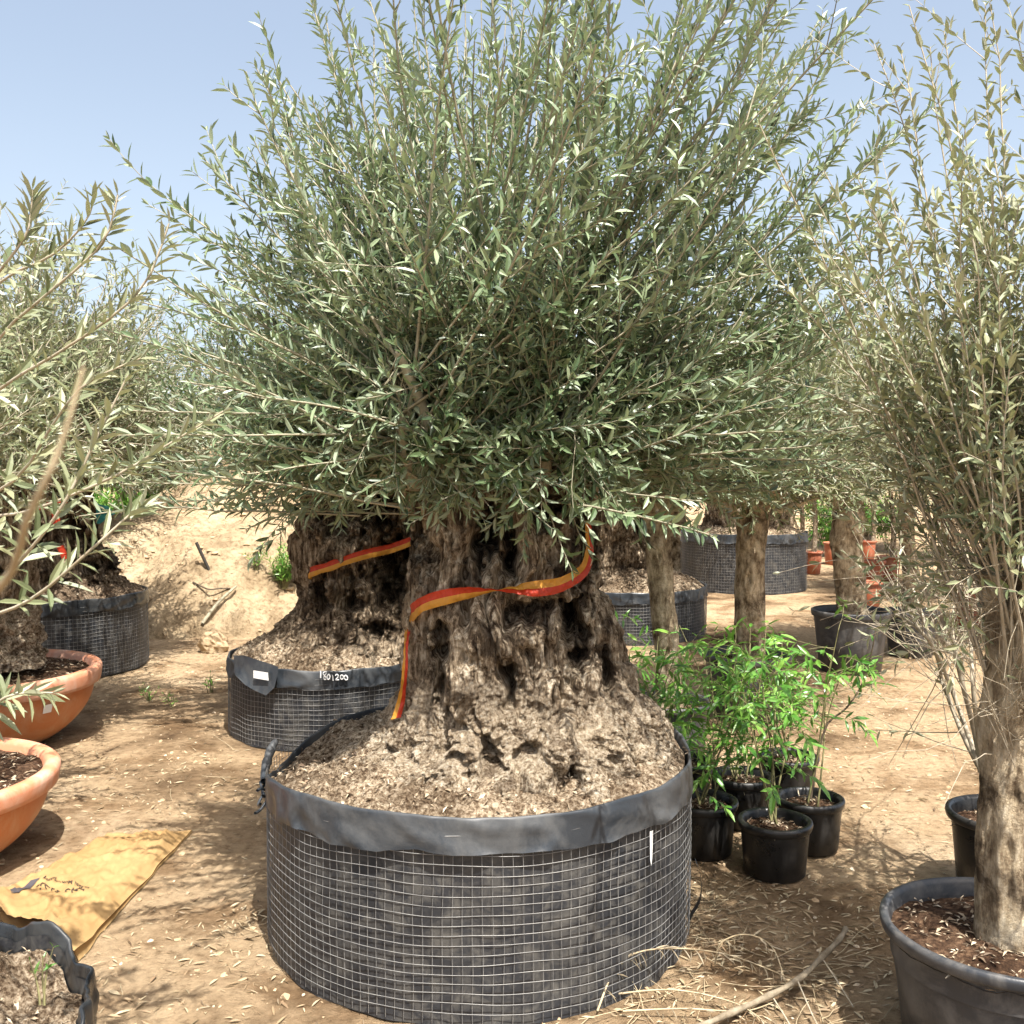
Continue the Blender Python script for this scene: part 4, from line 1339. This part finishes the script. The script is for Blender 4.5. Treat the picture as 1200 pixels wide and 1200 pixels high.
NG = "small glossy black pots of the green shrubs"
for (px, py, Y_, R_, H_, lab, plab, kw) in (
        (908, 985, 3.50, .125, .195, "small black pot standing foremost in the green shrub cluster", "bright green shrub in the foremost small black pot", dict(H=.58, nst=5, nleaf=8, spread=.3, lo=.35)),
        (949, 958, 3.74, .122, .195, "small black pot at the right of the green shrub cluster", "lanky green shrub with one bare branch leaning right, in the rightmost small pot", dict(H=.72, nst=3, nleaf=9, spread=.2, lo=.55)),
        (822, 985, 3.70, .13, .2, "small black pot squeezed against the side of the biggest wire planter", "dense green shrub beside the rim of the biggest wire planter", dict(H=.55, nst=6, nleaf=9, spread=.35, lo=.15)),
        (868, 950, 4.0, .125, .2, "small black pot in shade at the back of the green shrub cluster", "tallest green shrub, at the back of the potted cluster", dict(H=.7, nst=5, nleaf=9, spread=.34, lo=.25))):
    x_ = W(px, py, Y_)[0]
    pot("small_pot", lab, (x_, Y_), R_, H_, 'pot_black', int(px), taper=.84, lip=.008, soil_d=.035, group=NG)
    sh = shrub(plab, (x_, Y_), H_ - .03, int(px) + 1, **kw)
    if px == 949:
        br = catmull([(0, 0, 0), (.02, 0, .15), (.06, 0, .3), (.13, 0, .36), (.2, 0, .48), (.235, 0, .66)], 16)
        mbx = MB().add(*tube_batch(br[None], .005 * np.linspace(1, .45, 16)[None], 6))
        obj("bare_branch", mbx, M['twig_dark'], sh)
        r_ = np.random.RandomState(3)
        obj("foliage", MB().add(*leaf_batch(*leaves_on(r_, br[None], np.array([.8]), .35, inter=.07, ll=(.05, .07), ratio=(.22, .3), up=1.2, keep=.8), curl=.2)), M['leaf_green'], sh, smooth=False)
for (px, Y_, z_, sd, H_, lab) in ((752, 4.35, .0, 71, .66, "low green shrub pressed against the right flank of the biggest trunk"),
                                  (800, 4.25, .0, 72, .5, "green shrub in front of the slim leaning trunk"),
                                  (925, 4.3, .0, 73, .72, "airy green shrub whose top crosses the freestanding grey pot")):
    x_ = W(px, 800, Y_)[0]
    pot("small_pot", "small black pot hidden under the " + lab.split(" ", 1)[1] if False else {752: "small black pot half hidden behind the right flank of the biggest planter", 800: "small black pot hidden under leaves before the slim leaning trunk", 925: "small black pot under the airy green shrub behind the cluster"}[px],
        (x_, Y_), .125, .19, 'pot_black', sd, taper=.84, lip=.008, soil_d=.035, group=NG)
    shrub(lab, (x_, Y_), .16, sd, H=H_ - .1, nst=6, nleaf=9, spread=.45, lo=.2)

# ------------------------------------------------------------------ background nursery stock on the right
RG = "terracotta pots in the background"
for k, (px, py, Y_, R_, H_, lab) in enumerate((
        (953, 655, 13.3, .125, .3, "small terracotta pot touching the right side of the farthest wire planter"),
        (976, 640, 14.6, .14, .32, "small terracotta pot in shade left of the knotty pale trunk"),
        (1017, 632, 15.2, .13, .3, "small terracotta pot peeping out right of the knotty pale trunk, the farthest one"),
        (1022, 668, 11.6, .15, .34, "upright terracotta pot right of the knotty pale trunk"),
        (1042, 650, 12.6, .15, .3, "terracotta pot behind twigs, second right of the knotty pale trunk"),
        (1018, 690, 10.2, .14, .26, "terracotta pot low beside the knotty pale trunk, above the freestanding grey pot"),
        (1135, 705, 9.0, .15, .3, "terracotta pot glimpsed through twigs left of the near right trunk"))):
    pot("terracotta_pot", lab, (W(px, py, Y_)[0], Y_), R_, H_, 'pot_red', 80 + k, taper=.72, lip=.014, group=RG)
rngS = np.random.RandomState(91)
tS, lS = crown(rngS, n=60, top=.9, side=.5, low=.4, limb=(.1, .25), nlimb=6, core=.04, sec=4, bare=.2, thmax=110, inter=.04, ll=(.05, .08), simple=True)
tSm, lSm = tS.mesh("branches", M['twig']), lS.mesh("crown", M['leaf_far'], False)
SG = "slender young trees in the background"
for k, (px, Y_, h_, lab) in enumerate(((912, 14.5, 1.5, "slender dark-stemmed young tree just left above the farthest wire planter's right edge"),
                                       (926, 15.8, 1.7, "slender young tree behind the farthest wire planter, second of its row"),
                                       (938, 14.0, 1.6, "slender young tree behind the farthest wire planter, third of its row"),
                                       (953, 13.3, 1.7, "slender young tree growing in the terracotta pot beside the farthest wire planter"),
                                       (1022, 15.2, 1.4, "slender young tree right of the knotty pale trunk, in the far terracotta pot"),
                                       (1045, 12.6, 1.5, "slender young tree rising from the terracotta pot behind twigs"))):
    loc_ = np.array([W(px, 600, Y_)[0], Y_, 0])
    tree("young_tree", lab, loc_, (0, 0, h_), slim_trunk([(0, 0, 0.0), (.03, 0, h_ * .4), (-.02, 0, h_ * .75), (0, 0, h_)], .034, .024, 92 + k, nth=14, nz=30, knots=2), 'bark_old_dark', (tSm, lSm), None, None, group=SG, rot=k * 1.3, scale=1.1)
# seedling clump, bright green, far right
for k, (px, Y_, lab) in enumerate(((968, 16.0, "bright green seedling clump between the far planter and knotty trunk"), (1040, 16.5, "bright green seedling clump far behind the knotty pale trunk"), (985, 18.0, "farthest bright green seedling clump left of the knotty trunk"))):
    sh = shrub(lab, (W(px, 600, Y_)[0], Y_), .05, 110 + k, H=1.1, nst=12, nleaf=14, spread=.3, ls=1.5, lo=.2)
    sh["group"] = "green seedlings in the background"

# more olive trees far behind
FG = "olive trees of the far rows"
far = [(-40, 10.5, 1.3, "far olive tree at the left edge, behind the dark-trunked one"), (150, 14.8, 1.4, "far olive tree rising behind the left slope of the sand heap"),
       (300, 15.6, 1.35, "far olive tree directly behind the sand heap's peak"), (480, 14.5, 1.3, "far olive tree hidden mostly behind the biggest crown's left half"),
       (640, 12.5, 1.3, "far olive tree seen through the biggest crown, above its trunk"), (790, 13.5, 1.3, "far olive tree left of the farthest wire planter"),
       (1010, 17.5, 1.5, "far olive tree behind the knotty pale trunk's crown"), (1110, 11.0, 1.3, "far olive tree behind the twigs of the near right tree"),
       (1215, 8.2, 1.2, "far olive tree at the right edge behind the near right trunk"), (920, 20.0, 1.6, "farthest olive tree, above the slender young trees"),
       (1180, 15.0, 1.5, "far olive tree at the right, in the last row"), (62, 9.6, 1.25, "far olive tree directly behind the dark-trunked one at the left"),
       (235, 12.9, 1.15, "far olive tree just above the peak of the sand heap")]
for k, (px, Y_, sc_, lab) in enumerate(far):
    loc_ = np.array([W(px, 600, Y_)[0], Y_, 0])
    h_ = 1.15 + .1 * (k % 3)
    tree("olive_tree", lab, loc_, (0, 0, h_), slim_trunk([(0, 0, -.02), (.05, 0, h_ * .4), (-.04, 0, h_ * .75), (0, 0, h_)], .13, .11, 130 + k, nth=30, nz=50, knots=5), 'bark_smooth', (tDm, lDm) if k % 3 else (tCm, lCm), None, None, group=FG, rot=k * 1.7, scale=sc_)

# ------------------------------------------------------------------ paper sack with print
C00, C10, C11, C01 = G(128, 986), G(226, 978), G(88, 1126), G(-28, 1066)
na, nb = 90, 110


def sack_pt(a, b_, up=0.0):
    """a across (left->right edge), b along (far->near); arrays"""
    a, b_ = np.asarray(a, float), np.asarray(b_, float)
    q = ((1 - a) * (1 - b_))[..., None] * C00 + (a * (1 - b_))[..., None] * C10 + (a * b_)[..., None] * C11 + ((1 - a) * b_)[..., None] * C01
    sh = q.shape[:-1]
    p = np.stack([a * 2.2, b_ * 3.2, 0 * a], -1).reshape(-1, 3)
    cr = (.03 * ridged(p * 1.3 + 3, 4, .55) + .014 * fbm(p * 4.5, 4)).reshape(sh)
    edge = np.minimum(np.minimum(a, 1 - a), b_ * 1.2)
    h = .016 + cr * .9 * np.clip(edge * 8, 0.15, 1) + .02 * np.clip(edge * 9, 0, 1)
    mouth = np.exp(-((1 - b_) / .09) ** 2)
    h = h + mouth * (.018 * np.sin(a * 9) * np.clip(a * 4, 0, 1) + .012)
    out = q.copy()
    out[..., 0] += .02 * np.sin(b_ * 7) * 0 + .012 * perlin(p * 2 + 8).reshape(sh) * (a > .95)
    out[..., 1] += mouth * .03 * np.sin(a * 11 + 1)
    out[..., 2] = np.maximum(h, .008) + up
    return out


A, B_ = np.meshgrid(np.linspace(0, 1, na), np.linspace(0, 1, nb), indexing='ij')
T_ = sack_pt(A, B_)
Bm = T_.copy()
Bm[..., 2] = .006 + ground_h(Bm[..., 0].ravel(), Bm[..., 1].ravel()).reshape(Bm.shape[:-1])
Bm[..., 1] += .03 * np.exp(-((1 - B_) / .06) ** 2)
mb = MB().add(T_.reshape(-1, 3), grid_faces(na, nb))
mb.add(Bm.reshape(-1, 3), grid_faces(na, nb)[:, ::-1])
off = na * nb
for i_ in (0, na - 1):
    j = np.arange(nb - 1)
    mb.F.append((np.stack([i_ * nb + j, i_ * nb + j + 1, off + i_ * nb + j + 1, off + i_ * nb + j], -1), 0))
i = np.arange(na - 1)
mb.F.append((np.stack([i * nb, (i + 1) * nb, off + (i + 1) * nb, off + i * nb], -1), 0))
sack = obj("paper_sack", mb, M['paper'])
tag(sack, "crumpled brown paper sack lying flat on the sand with dark print", "sack")


def ab_of(px, py):
    p = G(px, py, .04)
    best = np.array([.3, .6])
    for _ in range(12):
        e = 1e-3
        f0 = sack_pt(best[0], best[1])[:2] - p[:2]
        J = np.stack([(sack_pt(best[0] + e, best[1])[:2] - p[:2] - f0) / e, (sack_pt(best[0], best[1] + e)[:2] - p[:2] - f0) / e], -1)
        best = best - np.linalg.solve(J, f0) * .8
    return best


def flat_text(name, body, p_start, p_end, p_up, mat, parent):
    """text laid on the sack: baseline from pixel p_start to p_end, letters growing towards p_up"""
    cu = bpy.data.curves.new("t", 'FONT')
    cu.body = body
    cu.resolution_u = 3
    cu.offset = .012
    to = bpy.data.objects.new("t", cu)
    COL.objects.link(to)
    dg = bpy.context.evaluated_depsgraph_get()
    me0 = to.evaluated_get(dg).to_mesh()
    n = len(me0.vertices)
    if n == 0:
        bpy.data.objects.remove(to)
        return None
    co = np.zeros(n * 3)
    me0.vertices.foreach_get("co", co)
    co = co.reshape(-1, 3)
    polys = [list(p.vertices) for p in me0.polygons]
    bpy.data.objects.remove(to)
    bpy.data.curves.remove(cu)
    w = co[:, 0].max() - co[:, 0].min()
    a0, a1, a2 = ab_of(*p_start), ab_of(*p_end), ab_of(*p_up)
    u = (co[:, 0] - co[:, 0].min()) / w
    v_ = co[:, 1] / .7
    ab = a0[None] + u[:, None] * (a1 - a0)[None] + v_[:, None] * (a2 - a0)[None]
    V = sack_pt(ab[:, 0], ab[:, 1], .0022)
    me = bpy.data.meshes.new(name)
    me.from_pydata(V.tolist(), [], polys)
    me.materials.append(mat)
    return link(name, me, parent)


flat_text("printed_text", "Dubai Municipality", (105, 1043.8), (51, 1031.8), (104.3, 1047.4), M['ink'], sack)
flat_text("printed_arabic_text", "\ufef2\ufe91\ufea9 \ufe94\ufef3\ufeaa\ufee0\ufe91", (99, 1051), (43, 1041.5), (97.8, 1057), M['ink'], sack)
q = [ab_of(*p) for p in ((14, 1056), (47, 1034), (36, 1036), (12, 1047))]
gm = [sack_pt(*(q[0] * (1 - s_) + q[1] * s_ if w_ == 0 else q[3] * (1 - s_) + q[2] * s_), up=.003) for s_ in np.linspace(0, 1, 14) for w_ in (0, 1)]
obj("printed_block", MB().add(np.array(gm), grid_faces(14, 2)), M['greymark'], sack)

# ------------------------------------------------------------------ dead branch, dry twigs, litter
pth = [G(812, 1207, .03), G(850, 1190, .03), G(895, 1170, .035), G(935, 1148, .05), G(965, 1120, .07), G(984, 1100, .085), G(991, 1088, .09)]
c = catmull(pth, 40)
rr_ = .0078 * np.linspace(1.1, .95, 40) * (1 + .15 * np.sin(np.linspace(0, 40, 40)))
mb = MB().add(*tube_batch(c[None], rr_[None], 10))
e = tube_batch(c[None], rr_[None], 10)[0][-10:]
mb.add(np.vstack([e, e.mean(0)]), np.array([[k, (k + 1) % 10, 10] for k in range(10)]))
br_ = tag(obj("fallen_branch", mb, M['branch']), "thick bare cut branch lying on the sand at the front right", "branch")
rngL = np.random.RandomState(140)
tws = []
for pts in ([(960, 1118, .07), (978, 1145, .05), (1000, 1180, .02)], [(935, 1150, .05), (950, 1185, .03), (960, 1205, .02)], [(905, 1168, .03), (925, 1200, .02), (930, 1215, .02)]):
    tws.append(catmull([G(*p) for p in pts], 10))
obj("side_twigs", MB().add(*tube_batch(np.array(tws), .0022, 5)), M['twig_pale'], br_)

dry = []
for pts in ([(700, 1185, .02), (725, 1130, .09), (770, 1112, .12), (850, 1118, .06), (930, 1148, .04)],
            [(838, 1130, .02), (845, 1105, .09), (875, 1095, .12), (905, 1110, .08), (920, 1150, .02)],
            [(720, 1165, .02), (790, 1160, .04), (860, 1175, .03), (900, 1200, .02)],
            [(730, 1185, .02), (800, 1182, .03), (870, 1185, .02), (905, 1175, .02)]):
    dry.append(catmull([G(*p) for p in pts], 24))
dry = np.array(dry)
Ld = np.linalg.norm(np.diff(dry, axis=1), axis=2).sum(1)
mb = MB().add(*tube_batch(dry, .003 * np.linspace(1, .5, 24)[None] * np.ones((len(dry), 1)), 5))
t = thing("dry_olive_twigs", "arching dry olive twigs with straw-coloured leaves beside the biggest planter", "twigs", (0, 0, 0))
obj("stems", mb, M['straw'], t)
B0, D0_, N0, L0, W0 = leaves_on(rngL, dry, Ld, .08, inter=.016, ll=(.03, .055), ratio=(.1, .16), ang=60, keep=.8)
D0_[:, 2] -= .7
obj("leaves", MB().add(*leaf_batch(B0, D0_, N0, L0, W0, curl=.2)), M['leaf_dry'], t, smooth=False)

# scattered dry leaves and straw
def scatter_xy(rng, n, x0, x1, y0, y1):
    return np.stack([rng.uniform(x0, x1, n), y0 + (y1 - y0) * rng.uniform(0, 1, n) ** 1.4], -1)


pts = [scatter_xy(rngL, 2400, -2.6, 3.2, 1.7, 9.0)]
for (px, py, s_, n) in ((850, 1120, .3, 500), (760, 1180, .25, 300), (950, 1060, .35, 500), (1000, 1150, .3, 400), (830, 1060, .15, 350), (180, 1160, .35, 450), (190, 930, .4, 500), (250, 790, .6, 500),
                        (950, 900, .5, 500), (1040, 830, .6, 400), (310, 1080, .1, 160)):
    g = G(px, py)
    pts.append(g[:2] + rngL.normal(size=(n, 2)) * s_)
pts = np.concatenate(pts)
keepm = np.ones(len(pts), bool)
for (cx_, cy_, r_) in ((MX, MY, MRad), (B2x, B2y, B2R), (B3[0], 7.2, .66), (B4[0], 8.65, .68), (-1.43, 1.9, .6)):
    keepm &= np.hypot(pts[:, 0] - cx_, pts[:, 1] - cy_) > r_
pts = pts[keepm]
n = len(pts)
zg = ground_h(pts[:, 0], pts[:, 1]) + .004
a = rngL.uniform(0, 6.28, n)
D = np.stack([np.cos(a), np.sin(a), rngL.normal(size=n) * .16], -1)
L = rngL.uniform(.015, .048, n)
mb = MB().add(*leaf_batch(np.stack([pts[:, 0], pts[:, 1], zg], -1), D, np.array([[0, 0, 1.0]]) + rngL.normal(size=(n, 3)) * .35, L, L * rngL.uniform(.1, .24, n), curl=.08))
tag(obj("leaf_litter", mb, M['leaf_dry'], smooth=False), "dry olive leaves scattered over the sand", None, kind="stuff")
# loose straw and thin twigs
n = 230
pts = np.concatenate([scatter_xy(rngL, 150, -2.4, 3.0, 1.9, 8), G(840, 1140)[:2] + rngL.normal(size=(60, 2)) * .25, G(1000, 1160)[:2] + rngL.normal(size=(20, 2)) * .25])
a = rngL.uniform(0, 6.28, n)
P0 = np.stack([pts[:, 0], pts[:, 1], ground_h(pts[:, 0], pts[:, 1]) + .006], -1)
mb = MB().add(*tube_batch(shoots(rngL, P0, np.stack([np.cos(a), np.sin(a), .06 + 0 * a], -1), rngL.uniform(.06, .28, n), 6, -.15, .9), .0011, 4))
tag(obj("straw_litter", mb, M['straw']), "broken straw and thin dry twigs strewn on the sand", None, kind="stuff")


# stones
def rocks(rng, P, S, sub=1):
    ph = (1 + 5 ** .5) / 2
    v0 = norm(np.array([(-1, ph, 0), (1, ph, 0), (-1, -ph, 0), (1, -ph, 0), (0, -1, ph), (0, 1, ph), (0, -1, -ph), (0, 1, -ph), (ph, 0, -1), (ph, 0, 1), (-ph, 0, -1), (-ph, 0, 1)], float))
    f0 = np.array([(0, 11, 5), (0, 5, 1), (0, 1, 7), (0, 7, 10), (0, 10, 11), (1, 5, 9), (5, 11, 4), (11, 10, 2), (10, 7, 6), (7, 1, 8), (3, 9, 4), (3, 4, 2), (3, 2, 6), (3, 6, 8), (3, 8, 9), (4, 9, 5), (2, 4, 11), (6, 2, 10), (8, 6, 7), (9, 8, 1)])
    n = len(P)
    V = v0[None] * (1 + .28 * rng.normal(size=(n, 12, 1))) * rng.uniform(.6, 1.25, (n, 1, 3)) * np.array([1, 1, .62])
    V = V * S[:, None, None] + P[:, None]
    F = (f0[None] + (np.arange(n) * 12)[:, None, None]).reshape(-1, 3)
    return V.reshape(-1, 3), F


n = 1500
pts = scatter_xy(rngL, n, -2.6, 3.2, 1.8, 9)
mb = MB().add(*rocks(rngL, np.stack([pts[:, 0], pts[:, 1], ground_h(pts[:, 0], pts[:, 1]) + .001], -1), .003 + .008 * rngL.uniform(0, 1, n) ** 3))
cl = scatter_xy(rngL, 5200, -2.8, 3.4, 1.7, 9)
tag(obj("earth_clods", MB().add(*rocks(rngL, np.stack([cl[:, 0], cl[:, 1], ground_h(cl[:, 0], cl[:, 1]) + .001], -1), .003 + .011 * rngL.uniform(0, 1, 5200) ** 3)), M['clod'], smooth=False), "loose crumbs of earth on the sand", None, kind="stuff")
tag(obj("gravel", mb, M['stone'], smooth=False), "small pale pebbles scattered over the sand", None, kind="stuff")
n = 2600
px_ = rngL.normal(size=(n, 2)) * [1.5, 1.2] + [-2.6, 10.0]
hz = mound_h(px_[:, 0], px_[:, 1])
k = (hz > ground_h(px_[:, 0], px_[:, 1]) - .01) & (px_[:, 0] > -6.3) & (px_[:, 0] < .5) & (px_[:, 1] > 8.1) & (px_[:, 1] < 14.8)
px_, hz = px_[k], hz[k]
mb = MB().add(*rocks(rngL, np.stack([px_[:, 0], px_[:, 1], hz - .004], -1), .006 + .035 * rngL.uniform(0, 1, len(hz)) ** 5))
tag(obj("rubble", mb, M['clod'], smooth=False), "stones and clods on the slope of the sand heap", None, kind="stuff")
# stony bits in the broken planter
n = 240
a, r_ = rngL.uniform(0, 6.28, n), .53 * np.sqrt(rngL.uniform(0, 1, n))
mb = MB().add(*rocks(rngL, np.stack([np.cos(a) * r_, np.sin(a) * r_, .215 + .012 * rngL.normal(size=n)], -1), .006 + .03 * rngL.uniform(0, 1, n) ** 2.5))
o = obj("stones", mb, M['stone'], b6, smooth=False)
o["kind"] = "stuff"

def rock_thing(label, loc, s, seed):
    rng = np.random.RandomState(seed)
    ph = np.linspace(0, 2 * np.pi, 28, endpoint=False)
    th = np.linspace(.02, math.pi - .02, 16)
    P, Tt = np.meshgrid(ph, th, indexing='ij')
    d = np.stack([np.cos(P) * np.sin(Tt), np.sin(P) * np.sin(Tt), np.cos(Tt)], -1).reshape(-1, 3)
    r = 1 + .5 * fbm(d * 1.5 + seed, 4)
    mb = MB().add(d * r[:, None] * np.array(s), grid_faces(28, 16, True))
    o = obj("rock", mb, M['clod'], smooth=False, loc=loc)
    return tag(o, label, "rock")


g = G(250, 764)
rock_thing("pale angular rock at the foot of the sand heap", (g[0], g[1], .06), (.11, .09, .1), 150)

# rod stuck in the sand heap, fallen stick
def on_mound(px, py):
    for Yd in np.arange(8.2, 12.5, .02):
        p = W(px, py, Yd)
        if p[2] <= mound_h(np.array([p[0]]), np.array([p[1]]))[0]:
            return p
    return G(px, py)


p0, p1 = on_mound(248, 668), on_mound(248, 668) + np.array([-.13, .0, .24])
tag(obj("metal_rod", MB().add(*tube_batch(np.linspace(p0 - [0, 0, .05], p1, 6)[None], .014, 8)), M['rod']), "short dark rod sticking out of the sand heap", "rod")
c = catmull([on_mound(238, 733) + [0, -.02, .02], on_mound(255, 715) + [0, -.03, .05], on_mound(268, 702) + [0, -.03, .05], on_mound(278, 692) + [0, -.03, .04]], 20)
tag(obj("stick", MB().add(*tube_batch(c[None], .016 * np.linspace(1, .6, 20)[None], 7)), M['twig']), "grey stick lying on the lower slope of the sand heap", "stick")
c = catmull([on_mound(226, 686) + [0, 0, .03], on_mound(245, 698) + [0, -.03, .06], on_mound(258, 696) + [0, -.03, .05], on_mound(270, 692) + [0, 0, .02]], 20)
tag(obj("dark_twig", MB().add(*tube_batch(c[None], .007, 6)), M['twig_dark']), "thin dark curved twig on the sand heap", "twig")

# weeds
def weed(label, loc, seed, H=.3, n=60, wid=.02, spread=.5, name="weed"):
    rng = np.random.RandomState(seed)
    a = rng.uniform(0, 6.28, n)
    s_ = spread * rng.uniform(.2, 1, n)
    P = shoots(rng, rng.normal(size=(n, 3)) * [H * .04, H * .04, 0], np.stack([np.cos(a) * s_, np.sin(a) * s_, 1 + 0 * a], -1), H * rng.uniform(.4, 1, n), 6, -.3, .5)
    L = np.linalg.norm(np.diff(P, axis=1), axis=2).sum(1)
    t = thing(name, label, "plant", tuple(loc), "weeds")
    obj("stems", MB().add(*tube_batch(P, .003 * np.linspace(1, .4, 6)[None] * np.ones((n, 1)), 3)), M['stem_green'], t)
    obj("foliage", MB().add(*leaf_batch(*leaves_on(rng, P, L, .2, inter=.03, ll=(wid * 2, wid * 3.5), ratio=(.2, .3), up=1.0), curl=.15)), M['leaf_green'], t, smooth=False)
    return t


p = on_mound(333, 690)
weed("green weed growing at the foot of the heap beside the dark trunk", p, 160, .42, 46, .022)
p = on_mound(300, 668)
weed("pale tuft of weed on the sand heap left of the dark trunk", p, 161, .22, 20, .016)
g = G(247, 812)
weed("small weed sprouting on the path between the left planters", g, 162, .16, 9, .014, .8)
g = G(175, 822)
weed("tiny weed on the path beside the far left wire planter", g, 163, .12, 8, .012, .8)
g = G(203, 830)
weed("little weed on the path below the sand heap", g, 168, .12, 7, .012, .8)
weed("yellow-green sprig growing out of the torn planter's stony soil", W(50, 1178, 1.98), 164, .11, 3, .01, .3)
for k, (px, Y_, h_, lab) in enumerate(((165, 12.6, 1.5, "tall green bush behind the left slope of the sand heap"), (200, 13.4, 1.7, "second tall green bush, nearer the heap's peak"), (120, 12.0, 1.3, "leftmost tall green bush, above the teal netting"))):
    weed(lab, (W(px, 600, Y_)[0], Y_, 0), 165 + k, h_, 150, .04, .5, name="green_bush")["group"] = "green bushes behind the sand heap"

# teal shade net bundled beside the heap
n1, n2 = 60, 40
u, v_ = np.meshgrid(np.linspace(-1, 1, n1), np.linspace(-1, 1, n2), indexing='ij')
p = np.stack([u * 2, v_ * 2, 0 * u], -1).reshape(-1, 3)
h = .62 * np.clip(1 - u ** 2, 0, 1) * np.clip(1 - v_ ** 2, 0, 1) ** .6 + (.1 * fbm(p * 1.5, 4)).reshape(u.shape)
g = W(128, 610, 10.6)
V = np.stack([u * .5, v_ * .45, h], -1).reshape(-1, 3)
tag(obj("shade_net", MB().add(V, grid_faces(n1, n2)), M['net'], loc=(g[0] - .15, g[1] - .1, .42)), "crumpled teal shade net heaped beside the sand mound", "net")
